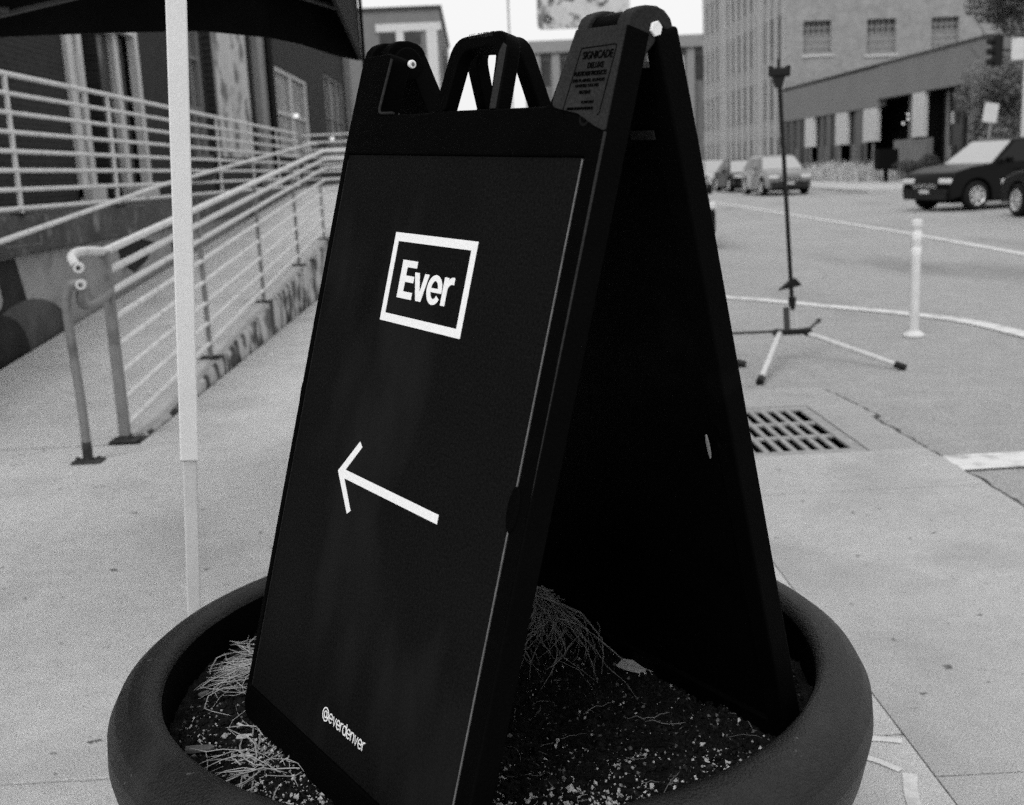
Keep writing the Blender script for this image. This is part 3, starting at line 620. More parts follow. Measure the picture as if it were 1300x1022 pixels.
# ================================================================== VEHICLES
def make_car(name, paint, Lc=4.5, W=1.82, H=1.45, suv=False, rim='rim', label='', group=None, plate=True, screen='screen', hood=0, wbf=.30):
    """nose points to -Y, origin under the middle"""
    c = empty(name, (0, 0, 0), 0, label, 'car', group); hl = Lc/2; wb = Lc*wbf; rw = .34
    ax = [-wb, wb*.98]
    gh = .62 if suv else .56      # beltline share of height
    belt = H*gh+.05
    def arch(cy): return [(cy+(rw+.07)*math.cos(a), .33+(rw+.07)*math.sin(a)) for a in [math.pi*(1-i/8) for i in range(9)]]
    side = [(-hl+.03, .26), (-hl, .5), (-hl+.04, .70), (-hl+.18, belt-.17), (-hl+.6, belt-.06), (-hl+1.15, belt), (hl-.45, belt+.05), (hl-.1, belt-.0), (hl, belt-.2), (hl-.02, .5), (hl-.08, .27)]
    bottom = [(y, z) for y, z in reversed(arch(ax[1]))]+[(ax[1]-rw-.07, .22), (ax[0]+rw+.07, .22)]+[(y, z) for y, z in reversed(arch(ax[0]))]
    poly = side+bottom
    # half sections with inset at top for tumblehome
    def fx(y, z, s): 
        t = max(0, (z-.45)/(belt-.45)); k = (abs(y)/hl)**4
        return s*(W/2-.05*t*t-.10*k-.03*max(0, .45-z))
    vs = [(fx(y, z, -1), y, z) for y, z in poly]+[(fx(y, z, 1), y, z) for y, z in poly]; n = len(poly)
    MB().add(vs, [tuple(range(n))[::-1], tuple(range(n, 2*n))]+[(i, (i+1) % n, (i+1) % n+n, i+n) for i in range(n)]).build('body', M[paint], c, smooth=True, bevel=.03, seg=3)
    # cabin: windscreen foot, roof front, roof rear, tail foot
    y0, y1, y2, y3 = -hl+1.05+hood, -hl+1.8+hood, hl-(.75 if suv else 1.15), hl-(.22 if suv else .5)
    zb = belt-.02; zt = H-.05; wb_, wt = W/2-.07, W/2-.24
    cab = [(-wb_, y0, zb), (wb_, y0, zb), (wb_, y3, zb), (-wb_, y3, zb), (-wt, y1, zt), (wt, y1, zt), (wt, y2, zt), (-wt, y2, zt)]
    MB().add(cab, [(0,3,2,1),(4,5,6,7),(0,1,5,4),(1,2,6,5),(2,3,7,6),(3,0,4,7)]).build('cabin_pillars', M[paint], c, bevel=.04)
    MB().add([(-wt-.01, y1-.03, zt-.005), (wt+.01, y1-.03, zt-.005), (wt+.01, y2+.03, zt-.005), (-wt-.01, y2+.03, zt-.005), (-wt+.08, y1+.15, H), (wt-.08, y1+.15, H), (wt-.08, y2-.1, H), (-wt+.08, y2-.1, H)],
             [(0,3,2,1),(4,5,6,7),(0,1,5,4),(1,2,6,5),(2,3,7,6),(3,0,4,7)]).build('roof', M[paint], c, bevel=.03)
    def pane(nm, m, a, b, d, e, off, sh=.86):
        ps_ = [Vector(p) for p in (a, b, d, e)]; ce = sum(ps_, Vector())/4; nn = (ps_[1]-ps_[0]).cross(ps_[3]-ps_[0]).normalized()
        if nn.dot(ce-Vector((0, ce.y*.5, ce.z-.3))) < 0: nn = -nn
        q = [ce+(p-ce)*sh+nn*.012 for p in ps_]; r_ = [p-nn*.03 for p in q]
        MB().add(q+r_, [(0,1,2,3),(4,7,6,5),(0,4,5,1),(1,5,6,2),(2,6,7,3),(3,7,4,0)]).build(nm, M[m], c)
    V = [Vector(p) for p in cab]
    pane('windscreen', screen, V[0], V[1], V[5], V[4], .01, .93); pane('rear_window', 'car_glass', V[3], V[2], V[6], V[7], .01, .85)
    for s, (a, b, d, e) in ((1, (1, 2, 6, 5)), (-1, (0, 3, 7, 4))):
        for t0, t1 in ((0, .48), (.5, 1)):
            P0, P1 = V[a].lerp(V[b], t0), V[a].lerp(V[b], t1); P3, P2 = V[e].lerp(V[d], t0), V[e].lerp(V[d], t1)
            pane('side_window', 'car_glass', P0, P1, P2, P3, .01, .87)
        MB().box(min(s*(W/2-.02), s*(W/2+.16)), max(s*(W/2-.02), s*(W/2+.16)), y0+.32, y0+.45, belt+.0, belt+.14).build('mirror', M[paint], c, bevel=.03)
        MB().box(min(s*(W/2-.1), s*(W/2-.48)), max(s*(W/2-.1), s*(W/2-.48)), -hl-.0, -hl+.22, .64, .76).build('headlight', M['lamp'], c, bevel=.03)
        MB().box(min(s*(W/2-.09), s*(W/2-.35)), max(s*(W/2-.09), s*(W/2-.35)), hl-.12, hl+.01, .72, .88).build('tail_light', M['grey'], c, bevel=.02)
        for yh in (-.35, .6): MB().box(min(s*(W/2-.02), s*(W/2+.012)), max(s*(W/2-.02), s*(W/2+.012)), yh, yh+.16, belt-.16, belt-.13).build('door_handle', M[paint], c)
    MB().box(-.42, .42, -hl-.012, -hl+.06, .52, .66).build('grille', M['plastic_trim'], c, bevel=.01)
    for z in (.55, .59, .63): MB().box(-.40, .40, -hl-.022, -hl-.01, z-.006, z+.006).build('grille_bar', M['rim'], c)
    MB().box(-W/2+.2, W/2-.2, -hl-.015, -hl+.08, .27, .42).build('bumper', M['plastic_trim'], c, bevel=.015); MB().box(-W/2+.16, W/2-.16, -hl-.008, -hl+.07, .43, .515).build('air_intake', M['plastic_trim'], c, bevel=.01)
    if plate: MB().box(-.16, .16, -hl-.028, -hl-.016, .42, .50).build('number_plate', M['white_panel'], c)
    for yc in ax:
        for s in (-1, 1):
            wn = MB().lathe([(.20,-.10),(.30,-.115),(rw-.01,-.09),(rw,-.04),(rw,.04),(rw-.01,.09),(.30,.115),(.20,.10),(.20,-.10)], 24).build('wheel', M['tyre'], c, smooth=True, loc=(s*(W/2-.115), yc, rw))
            wn.rotation_euler = (0, R(90)*s, 0)
            rm = MB()
            rm.lathe([(.205,.06),(.225,.10),(.215,.115),(.19,.09),(.19,.06)], 24)
            for k in range(7):
                a = 2*math.pi*k/7; ca, sa = math.cos(a), math.sin(a)
                rm.add([(ca*.03-sa*.025, sa*.03+ca*.025, .085), (ca*.03+sa*.025, sa*.03-ca*.025, .085), (ca*.205+sa*.035, sa*.205-ca*.035, .095), (ca*.205-sa*.035, sa*.205+ca*.035, .095),
                        (ca*.03-sa*.025, sa*.03+ca*.025, .06), (ca*.03+sa*.025, sa*.03-ca*.025, .06), (ca*.205+sa*.035, sa*.205-ca*.035, .07), (ca*.205-sa*.035, sa*.205+ca*.035, .07)],
                       [(0,1,2,3),(4,7,6,5),(0,4,5,1),(1,5,6,2),(2,6,7,3),(3,7,4,0)])
            rm.lathe([(0,.1),(.05,.1),(.055,.06)], 12)
            rm.build('rim', M[rim], wn, smooth=True); MB().lathe([(0,.03),(.2,.03)], 20).build('brake_disc', M['plastic_trim'], wn)
    MB().box(-W/2+.22, W/2-.22, -hl+.3, hl-.3, .18, .24).build('underbody', M['black'], c)
    return c
def place(c, x, y, hd):   # hd: unit heading of the nose
    c.location = (x, y, -.008); c.rotation_euler.z = math.atan2(hd[1], hd[0])+math.pi/2
c1 = make_car('parked_car', 'car_black', 4.5, 1.86, 1.46, True, label='dark car cut by the right edge of the picture, nearest of the far parked cars', hood=.3); place(c1, 11.98, 21.72, (0, 1))
hb = Vector((-.95, -.31)).normalized(); ax_ = Vector((11.62, 26.3))+Vector((-hb.y, hb.x))*-.80
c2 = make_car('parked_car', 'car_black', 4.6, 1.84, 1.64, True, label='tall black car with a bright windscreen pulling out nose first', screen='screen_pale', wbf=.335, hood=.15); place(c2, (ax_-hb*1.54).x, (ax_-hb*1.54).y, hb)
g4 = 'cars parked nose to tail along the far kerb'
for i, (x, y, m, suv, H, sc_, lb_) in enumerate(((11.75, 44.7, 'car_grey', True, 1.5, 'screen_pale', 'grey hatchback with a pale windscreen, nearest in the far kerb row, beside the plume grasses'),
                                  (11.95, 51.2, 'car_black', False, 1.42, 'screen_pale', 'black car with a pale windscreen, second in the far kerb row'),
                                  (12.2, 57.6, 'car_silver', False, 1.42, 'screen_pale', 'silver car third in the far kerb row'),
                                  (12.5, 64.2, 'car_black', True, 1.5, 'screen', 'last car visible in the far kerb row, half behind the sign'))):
    c = make_car('parked_car', m, 4.4, 1.8, H, suv, label=lb_, group=g4, screen=sc_); place(c, x, y, (0.0, -1.0))
c = make_car('parked_car', 'car_black', 4.5, 1.82, 1.42, False, label='black car at the near kerb almost hidden behind the sign, one headlight showing'); place(c, 2.95, 20.3, (0.02, -1))

# ================================================================== DELINEATOR, STAND
de = empty('delineator_post', (3.35, 8.57, -.008), 0, 'white flexible delineator post standing inside the curved road line', 'delineator')
MB().lathe([(0,0),(.085,0),(.085,.012),(.06,.03),(.042,.045),(.040,.05)], 24).build('base', M['delin'], de, smooth=True)
MB().lathe([(.038,.05),(.038,.84),(.045,.845),(.045,.885),(.04,.9),(.0,.905)], 24).build('tube', M['delin'], de, smooth=True)
for z in (.62, .74): MB().lathe([(.0385,z),(.040,z+.004),(.040,z+.066),(.0385,z+.07)], 24).build('reflective_band', M['delin_band'], de, smooth=True)

st = empty('tripod_stand', (2.15, 7.75, -.008), 0, 'slim black pole stand on spread silver tripod legs at the kerb', 'stand')
MB().tube([(-.02,0,.20),(-.03,0,.38)], .022, 12).build('lower_tube', M['darkgrey'], st, smooth=True)
MB().tube([(.015,0,.36),(-.09,0,2.0)], .015, 12).build('pole', M['stand_black'], st, smooth=True)
MB().tube([(.05,0,.2),(.03,0,.42)], .008, 8).build('brace', M['steel'], st, smooth=True)
MB().add([(-.09,-.02,.50),(.08,-.02,.53),(.03,-.03,.585),(0,-.03,.575),(-.09,.02,.50),(.08,.02,.53),(.03,.03,.585),(0,.03,.575)], [(0,1,2,3),(4,7,6,5),(0,4,5,1),(1,5,6,2),(2,6,7,3),(3,7,4,0)]).build('clamp', M['stand_black'], st, bevel=.008)
MB().lathe([(.0,-.04),(.025,-.03),(.028,.03),(0,.04)], 12).build('knob', M['stand_black'], st, smooth=True, loc=(.01,-.01,.42))
MB().box(-.10, .13, -.022, .022, .185, .225).build('hub', M['stand_black'], st, bevel=.008)
for x in (-.09, .12): MB().lathe([(0,-.035),(.03,-.03),(.03,.03),(0,.035)], 12).build('hinge_knob', M['stand_black'], st, smooth=True, loc=(x, 0, .2)).rotation_euler = (R(90), 0, 0)
MB().box(-.155, -.015, -.03, .03, 1.94, 2.0).build('head', M['stand_black'], st, bevel=.012)
MB().box(-.155, -.135, -.03, .03, 1.99, 2.012).build('prong', M['stand_black'], st, bevel=.004); MB().box(-.040, -.015, -.03, .03, 1.99, 2.012).build('prong', M['stand_black'], st, bevel=.004)
MB().add([(-.13,-.02,1.94),(-.05,-.02,1.94),(-.07,-.02,1.87),(-.11,-.02,1.87),(-.13,.02,1.94),(-.05,.02,1.94),(-.07,.02,1.87),(-.11,.02,1.87)], [(0,1,2,3),(4,7,6,5),(0,4,5,1),(1,5,6,2),(2,6,7,3),(3,7,4,0)]).build('collar', M['stand_black'], st)
MB().tube([(-.09,0,2.0),(-.09,0,2.06)], .011, 8).build('screw', M['stand_black'], st)
for a, b, m, rr_ in (((-.08,-.02,.20),(-.41,-.79,.02),'steel',.020), ((.12,-.01,.19),(.60,-.54,.02),'steel',.018), ((-.09,.02,.21),(-.62,.55,.13),'darkgrey',.010), ((.12,.02,.2),(.36,.52,.20),'darkgrey',.011)):
    lg = MB().tube([a, b], rr_, 10).build('leg', M[m], st, smooth=True); d = (Vector(b)-Vector(a)).normalized()
    MB().tube([Vector(b)-d*.05, Vector(b)+d*.02], rr_+.006, 10).build('rubber_foot', M['stand_black'], lg, smooth=True)
s2 = empty('folded_stand_leg', (1.55, 7.6, -.008), 0, 'silver stand leg with black foot poking out from behind the sign', 'stand')
MB().tube([(.21,.02,.02),(-.25,.1,.35)], .018, 10).build('leg', M['steel'], s2, smooth=True); MB().tube([(.25,0,.012),(.15,.04,.04)], .026, 10).build('rubber_foot', M['stand_black'], s2, smooth=True)
MB().tube([(-.25,.1,.35),(-.3,.12,1.1)], .018, 10).build('pole', M['stand_black'], s2, smooth=True)

# ================================================================== PLANTER AND SOIL
PC = (-.018, 1.88)
pl = empty('planter', (PC[0], PC[1], 0), 0, 'large round black plastic planter with a thick rolled rim under the sign', 'planter')
prof = [(0,.005),(.44,.005),(.47,.02),(.52,.10),(.575,.22),(.615,.34),(.646,.43),(.658,.49),(.655,.528),(.640,.556),(.618,.574),(.597,.582),(.580,.580),(.569,.570),(.565,.555),(.565,.40),(.50,.36),(0,.36)]
sp_ = []
for i in range(len(prof)-1):
    sp_.append(prof[i])
MB().lathe(prof[:16], 128).build('shell', M['planter'], pl, smooth=True)
MB().lathe([(.5645,.56),(.5645,.38),(0,.38)], 96).build('inner_wall', M['plastic'], pl, smooth=True)
def soil_z(x, y):
    r = math.hypot(x-PC[0], y-PC[1])
    return .484+.020*noise.noise((x*5, y*5, 0))+.012*noise.noise((x*16, y*16, 2))+.009*noise.noise((x*50, y*50, 4))+.006*noise.noise((x*120, y*120, 4))+.02*(1-r/.55)+.03*math.exp(-((x-.12)**2+(y-2.12)**2)/.02)
mb = MB(); vs = [(0, 0, soil_z(*PC))]; fs = []; NR, NA = 110, 360
for i in range(1, NR+1):
    for k in range(NA):
        r = .5640*i/NR; a = 2*math.pi*k/NA; x, y = r*math.cos(a), r*math.sin(a); vs.append((x, y, soil_z(x+PC[0], y+PC[1])))
for k in range(NA): fs.append((0, 1+k, 1+(k+1) % NA))
for i in range(NR-1):
    for k in range(NA): a = 1+i*NA; fs.append((a+k, a+k+NA, a+(k+1) % NA+NA, a+(k+1) % NA))
soil = mb.add(vs, fs).build('soil', M['soil'], loc=(PC[0], PC[1], 0), smooth=True); tag(soil, 'dark potting soil filling the round planter', 'soil', kind='stuff')
OCT = [(1,0,0),(0,1,0),(-1,0,0),(0,-1,0),(0,0,1),(0,0,-1)]; OF = [(0,1,4),(1,2,4),(2,3,4),(3,0,4),(1,0,5),(2,1,5),(3,2,5),(0,3,5)]
def crumbs(n, size, dens, seed):
    r_ = random.Random(seed); mb = MB(); k = 0
    while k < n:
        a, r = r_.uniform(0, 6.28), .545*math.sqrt(r_.random()); x, y = PC[0]+r*math.cos(a), PC[1]+r*math.sin(a)
        if r_.random() > dens(x, y): k += .1; continue
        s = size*r_.lognormvariate(0, .45); m = Matrix.Rotation(r_.uniform(0, 6), 3, Vector((r_.gauss(0,1), r_.gauss(0,1), 1)).normalized())
        z = soil_z(x, y)+s*.4
        mb.add([(Vector((x, y, z))+m @ Vector((p[0]*s*r_.uniform(.6,1.3), p[1]*s*r_.uniform(.6,1.3), p[2]*s*r_.uniform(.5,1.1)))) for p in OCT], OF); k += 1
    return mb
def dens_p(x, y):
    d = max(math.exp(-((y-1.44)/.13)**2), math.exp(-((x+.40)**2+(y-1.62)**2)/.03))
    cl = noise.noise((x*14, y*14, 3))
    return min(1, max(.02, d*(.45+1.3*cl)))*(1 if y < 2.0 else .3)
tag(crumbs(7500, .0021, dens_p, 31).build('perlite', M['perlite']), 'white perlite grains scattered on the potting soil', 'perlite', kind='stuff')
tag(crumbs(22000, .0028, lambda x, y: .9, 32).build('soil_crumbs', M['soil']), 'dark crumbs of earth over the potting soil', 'soil', kind='stuff')
tag(crumbs(5000, .0016, lambda x, y: .8, 33).build('bark_bits', M['chip']), 'small woody bits mixed in the potting soil', 'bark bits', kind='stuff')

def strands(n, c, spread, length, r, direction, mname, seed, curl=.5, rise=.02):
    r_ = random.Random(seed); mb = MB()
    for _ in range(n):
        x, y = c[0]+r_.gauss(0, spread[0]), c[1]+r_.gauss(0, spread[1]); a = direction+r_.gauss(0, curl); l = length*r_.uniform(.4, 1.3)
        z = soil_z(x, y)+r_.uniform(.002, rise); pts = []; da = r_.gauss(0, .35)
        for i in range(6):
            rad = math.hypot(x-PC[0], y-PC[1])
            if rad > .535: break
            pts.append((x, y, max(z+r_.uniform(-.002, .002), soil_z(x, y)+.002))); x += math.cos(a)*l/5; y += math.sin(a)*l/5; a += da; z += r_.uniform(-.006, .005)
        if len(pts) > 2: mb.tube(pts, r*r_.uniform(.5, 1.3), 4, taper=[.5]+[1]*(len(pts)-2)+[.3])
    return mb
hay = strands(170, (-.42, 1.99), (.065, .045), .16, .0008, 3.4, 'straw', 41, 1.0, .035)
tag(hay.build('dry_grass', M['straw']), 'tuft of dry straw at the left corner of the sign', 'dry grass', kind='stuff')
tag(strands(48, (-.37, 1.62), (.06, .05), .13, .0011, 2.2, 'straw', 42, 1.2, .012).add([], []).build('dry_grass', M['straw']), 'loose dry stalks lying before the sign edge', 'dry grass', kind='stuff')
tag(strands(30, (.1, 1.6), (.2, .12), .07, .0006, 0, 'root', 43, 2, .008).build('root_threads', M['root']), 'fine root threads on the soil to the right', 'roots', kind='stuff')
# root clump under the sign
r_ = random.Random(5); mb = MB(); cx, cy = .09, 2.10; top = soil_z(cx, cy)+.062
for i in range(150):
    a = r_.uniform(-2.5, -.2)+r_.gauss(0, .3); l = r_.uniform(.08, .36)*(1-.25*abs(math.cos(a))); pts = []; x, y, z = cx+r_.gauss(0, .012), cy+r_.gauss(0, .012), top-r_.uniform(0, .03)
    for k in range(8):
        t = k/7; pts.append((x, y, max(z, soil_z(x, y)+.001))); x += math.cos(a)*l/7; y += math.sin(a)*l/7; z -= .066*(.2+t)*.22+r_.gauss(0, .002); a += r_.gauss(0, .42)
    mb.tube(pts, .0012*r_.uniform(.5, 1.5), 4, taper=[1.4,1.2,1,1,.9,.8,.6,.3])
tag(mb.build('root_clump', M['root']), 'upturned dry root clump of a dead plant under the sign', 'roots', kind='stuff')
def flake(name, x, y, a, l, wd, th, m, label, cat, tiltx=.1):
    pts = [(-l/2,-wd*.35),(-l*.3,-wd/2),(l*.35,-wd*.45),(l/2,-wd*.1),(l*.42,wd*.4),(-l*.1,wd/2),(-l*.45,wd*.3)]
    o = MB().prism(pts, lambda p, q: (p, q, 0), lambda p, q: (p*.94, q*.9, th+.25*th*math.sin(p*200))).build(name, M[m], bevel=.001)
    o.location = (x, y, soil_z(x, y)+.004); o.rotation_euler = (tiltx, .08, a); tag(o, label, cat)
flake('wood_chip', -.500, 1.695, .25, .050, .018, .006, 'chip', 'grey flat wood chip by the left planter rim', 'wood chip')
flake('wood_chip', -.545, 1.91, .6, .022, .011, .005, 'chip', 'small pale chip high on the left against the planter wall', 'wood chip')
flake('stem_piece', -.25, 1.46, .5, .03, .012, .010, 'perlite', 'pale lump of root beside the lower left rim', 'stem')
flake('dead_leaf', .262, 1.885, -.5, .11, .034, .003, 'straw', 'dry curled leaf lying in the dark behind the sign foot', 'leaf', .25)
flake('dead_leaf', -.43, 1.715, .2, .028, .012, .003, 'perlite', 'small pale withered leaf on the soil left of the sign', 'leaf')

# ================================================================== THE A-FRAME SIGN
Wd = .6096
Sm = Matrix(((0.56093085, 0.79220174, 0.24036011), (-0.82679454, 0.5508195, 0.11405552), (-0.04204006, -0.26270569, 0.96395973)))
O3 = Vector((-.20836, 1.896246, 1.436709))
org = O3+Sm @ Vector((Wd/2, .25, -.96))
sign = empty('a_frame_sign', org, 0, 'black folding A-frame sidewalk sign with white lettering and arrow standing in the planter', 'sign')
sign.rotation_mode = 'QUATERNION'; sign.rotation_quaternion = Sm.to_quaternion()
HX = (.038, -.155)    # hinge axis: y, v
def S(u, y, v): return Vector((u-Wd/2, y-.25, -v+.96))
HA = R(15.5)
Hc = S(Wd/2, HX[0], HX[1]); dd = Vector((0, math.sin(HA), -math.cos(HA)))
R180 = Matrix.Translation(Hc) @ Matrix.Rotation(math.pi, 4, dd) @ Matrix.Translation(-Hc)

def fillet(P, n=6):
    out = []; m = len(P)
    for i in range(m):
        p = Vector(P[i][:2]); r = P[i][2] if len(P[i]) > 2 else 0
        if r <= 0: out.append((p.x, p.y)); continue
        a = Vector(P[i-1][:2]); b = Vector(P[(i+1) % m][:2]); ua = (a-p).normalized(); ub = (b-p).normalized()
        ang = math.acos(max(-1, min(1, ua.dot(ub)))); t = min(r/math.tan(ang/2), (a-p).length*.48, (b-p).length*.48)
        p0, p1 = p+ua*t, p+ub*t
        for k in range(n+1):
            s = k/n; q = p0*(1-s)**2+p*2*s*(1-s)+p1*s*s; out.append((q.x, q.y))
    return out
def plate(name, loops, y0, y1, m, parent, bev=.003, xf=None):
    """closed 2D outlines in (u,v) with holes, extruded in y from y0 to y1, soft edges"""
    cu = bpy.data.curves.new(name, 'CURVE'); cu.dimensions = '2D'; cu.fill_mode = 'BOTH'; cu.extrude = (y1-y0)/2-bev; cu.bevel_depth = bev; cu.bevel_resolution = 3; cu.offset = -bev
    for Lp in loops:
        s = cu.splines.new('POLY'); s.points.add(len(Lp)-1); s.use_cyclic_u = True
        for p, q in zip(s.points, Lp): p.co = (q[0], -q[1], 0, 1)
    ob = bpy.data.objects.new('tmp', cu); me = bpy.data.meshes.new_from_object(ob); bpy.data.objects.remove(ob); bpy.data.curves.remove(cu)
    me.name = name
    ym = (y0+y1)/2
    for v in me.vertices: u, mv, z = v.co; v.co = S(u, ym-z, -mv)
    if xf: me.transform(xf)
    bm = bmesh.new(); bm.from_mesh(me)
    bmesh.ops.remove_doubles(bm, verts=bm.verts, dist=1e-6); bmesh.ops.recalc_face_normals(bm, faces=bm.faces)
    for f in bm.faces: f.smooth = f.calc_area() < 2e-4
    bm.to_mesh(me); bm.free()
    me.materials.clear(); return link(name, me, m, parent)
def uprism(name, poly, u0, u1, m, parent, bev=0, xf=None):
    """polygon in (y,v) extruded along u"""
    n = len(poly); vs = [S(u0, *p) for p in poly]+[S(u1, *p) for p in poly]
    mb = MB().add(vs, [tuple(range(n))[::-1], tuple(range(n, 2*n))]+[(i, (i+1) % n, (i+1) % n+n, i+n) for i in range(n)])
    me = mb.mesh(name, True, 35)
    if xf: me.transform(xf)
    o = link(name, me, m, parent)
    if bev: b = o.modifiers.new('b', 'BEVEL'); b.width = bev; b.segments = 3; b.limit_method = 'ANGLE'; b.angle_limit = R(40)
    return o

YB = .034
def outline(ul, ur, rear=False): return fillet([(ul,.968,.035), (ul,-.02,.01), (ul+.008 if not rear else ul+.002,-.158,.006)]+([(-.0125,-.160,.003), (-.0120,-.118,.003), (.084,-.120,.01)] if rear else [(.090,-.160,.012)])+[(.078,-.062,.012), (.233,-.062,.006), (.240,-.064,.004),
                  (.420,-.064,.012), (.520,-.064,.016), (.546,-.158,.002), (ur,-.158,.002), (ur,.968,.035)])
handle_out = fillet([(.243,-.060,.002), (.262,-.169,.036), (.402,-.174,.036), (.4065,-.060,.002), (.390,-.060,.001), (.384,-.068,.004), (.376,-.153,.026), (.286,-.149,.026), (.272,-.066,.004), (.262,-.060,.001)])
opening = fillet([(0,0,.002), (0,.914,.004), (Wd,.914,.004), (Wd,0,.002)])
hole_l = [(-.009+.004*math.cos(a), .40+.016*math.sin(a)) for a in [2*math.pi*i/14 for i in range(14)]]
def half(xf, front):
    par = empty('front_panel' if front else 'rear_panel', (0, 0, 0)); par.parent = sign
    plate('frame', [outline(*((-.011, .643) if front else (-.038, .620, True))), opening, hole_l], -.004, YB, M['plastic'], par, .0035, xf)
    plate('handle', [handle_out], -.0035, .020, M['plastic'], par, .003, xf)
    plate('backing', [fillet([(.0005,.0005), (.0005,.9135), (Wd-.0005,.9135), (Wd-.0005,.0005)])], .004, .026, M['plastic'], par, .0, xf)
    # ear cap: rolls over the hinge in three pieces with a slot between
    cap = [(-.0035,-.12),(-.0035,-.163),(-.001,-.172),(.006,-.180),(.020,-.188),(.036,-.192),(.050,-.191),(.062,-.185),(.069,-.176),(.069,-.168),(.060,-.168),(.050,-.172),(.045,-.150),(.033,-.130),(.033,-.12)]
    if front:
        uprism('slot_core', [(.0035,-.12),(.0030,-.165),(.008,-.176),(.022,-.1845),(.036,-.1885),(.050,-.187),(.058,-.182),(.060,-.172),(.045,-.160),(.033,-.12)], .5665, .6205, M['plastic'], par, .002)
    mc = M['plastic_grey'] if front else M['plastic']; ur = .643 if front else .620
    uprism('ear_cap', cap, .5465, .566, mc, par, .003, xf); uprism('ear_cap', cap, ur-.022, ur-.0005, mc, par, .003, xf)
    def sector(r0, a0, a1, n=14): return [(HX[0]-r0*math.cos(R(a0+(a1-a0)*i/n)), HX[1]-r0*math.sin(R(a0+(a1-a0)*i/n))) for i in range(n+1)]
    # narrow lug with its knuckle, which sits in the slot of the other half
    uprism('knuckle', sector(.020, 0, 360, 20)[:-1], .012, .040, M['plastic'], par, .002, xf)
    uprism('knuckle', sector(.026, 0, 360, 20)[:-1], .046, .072, M['plastic'], par, .002, xf)
    return par
fp = half(None, True); rp = half(R180, False)
ins = plate('insert_sheet', [fillet([(.001,.001), (.001,.913), (Wd-.001,.913), (Wd-.001,.001)])], 0, .0028, M['insert'], fp, 0)
plate('insert_sheet', [fillet([(.001,.001), (.001,.913), (Wd-.001,.913), (Wd-.001,.001)])], 0, .0028, M['insert'], rp, 0, R180)
uprism('sheet_edge', [(-.0022,.003),(.0,.003),(.0,.912),(-.0022,.912)], Wd-.0040, Wd-.0016, M['edge'], ins)
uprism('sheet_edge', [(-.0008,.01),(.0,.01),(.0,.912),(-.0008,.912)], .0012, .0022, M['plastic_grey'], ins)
# paler grey overlay covering the ear, with raised wording
ear = plate('ear_overlay', [fillet([(.527,-.062,.012), (.5485,-.1575,.002), (.6415,-.1575,.002), (.6415,-.030,.004), (.622,-.036,.02), (.585,-.052,.02)])], -.0062, -.0025, M['plastic_grey'], fp, .001)
MB().tube([tuple(S(.6405,-.0030,.001*k)) for k in range(-30, 520, 30)], .0022, 8, taper=[1-.75*k/18 for k in range(19)]).build('edge_highlight', M['plastic_grey'], fp, smooth=True)  # painted highlight along the right ridge, thinning downward
def ring(P, wd): 
    return P
def stroke_mesh(strokes, wd, y, th=.0004):
    """flat ribbons following (u,v) polylines with mitred joints"""
    mb = MB()
    for si, P in enumerate(strokes):
        w_ = wd
        if isinstance(P, tuple): P, w_ = P
        closed = P[0] == P[-1] and len(P) > 3; n = len(P); A_, B_ = [], []
        for i in range(n):
            a = Vector(P[i-1]) if i > 0 else (Vector(P[-2]) if closed else None); b = Vector(P[i]); c = Vector(P[i+1]) if i < n-1 else (Vector(P[1]) if closed else None)
            d1 = (b-a).normalized() if a is not None else None; d2 = (c-b).normalized() if c is not None else None
            d1 = d1 or d2; d2 = d2 or d1; t = (d1+d2); t = t.normalized() if t.length > 1e-6 else d1
            nn = Vector((-t.y, t.x)); k = 1/max(.62, nn.dot(Vector((-d1.y, d1.x))))
            A_.append(b+nn*w_/2*k); B_.append(b-nn*w_/2*k)
        yy = y-.00006*si; vs = []
        for p, q in zip(A_, B_): vs += [S(p.x, yy, p.y), S(q.x, yy, q.y), S(p.x, yy+th, p.y), S(q.x, yy+th, q.y)]
        fs = []
        for i in range(n-1):
            k = 4*i; fs += [(k, k+1, k+5, k+4), (k+2, k+6, k+7, k+3), (k, k+4, k+6, k+2), (k+1, k+3, k+7, k+5)]
        if not closed: fs += [(0, 2, 3, 1), (4*n-4, 4*n-3, 4*n-1, 4*n-2)]
        mb.add(vs, fs)
    return mb
def ell(cx, cy, rx, ry, a0, a1, n=20): return [(cx+rx*math.cos(R(a0+(a1-a0)*i/n)), cy-ry*math.sin(R(a0+(a1-a0)*i/n))) for i in range(n+1)]
def prints(name, mb): return mb.build(name, M['vinyl'], ins)
YF = -.0006
# logo box
bx = (.1975, .4190, .1175, .2525)
def flat_poly(polys, y=YF, th=.0005):
    mb = MB()
    for i, P in enumerate(polys): mb.prism(P, lambda a, b: S(a, y-.00005*i, b), lambda a, b: S(a, y+th-.00005*i, b))
    return mb
prints('logo_frame', flat_poly([[(bx[0],bx[2]),(bx[1],bx[2]),(bx[1],.1305),(bx[0],.1305)], [(bx[0],.1305),(.2095,.1305),(.2095,.2400),(bx[0],.2400)], [(.4060,.1305),(bx[1],.1305),(bx[1],.2400),(.4060,.2400)], [(bx[0],.2400),(bx[1],.2400),(bx[1],bx[3]),(bx[0],bx[3])]]))
E_ = [(.2335,.1570),(.2755,.1570),(.2755,.1672),(.2490,.1672),(.2490,.1796),(.2727,.1796),(.2727,.1892),(.2490,.1892),(.2490,.2035),(.2748,.2035),(.2748,.2140),(.2335,.2140)]
V_ = [(.2728,.1728),(.2858,.1728),(.2944,.2000),(.3012,.1728),(.3130,.1728),(.3015,.2138),(.2870,.2138)]
prints('logo_letter', flat_poly([E_])); prints('logo_letter', flat_poly([V_]))
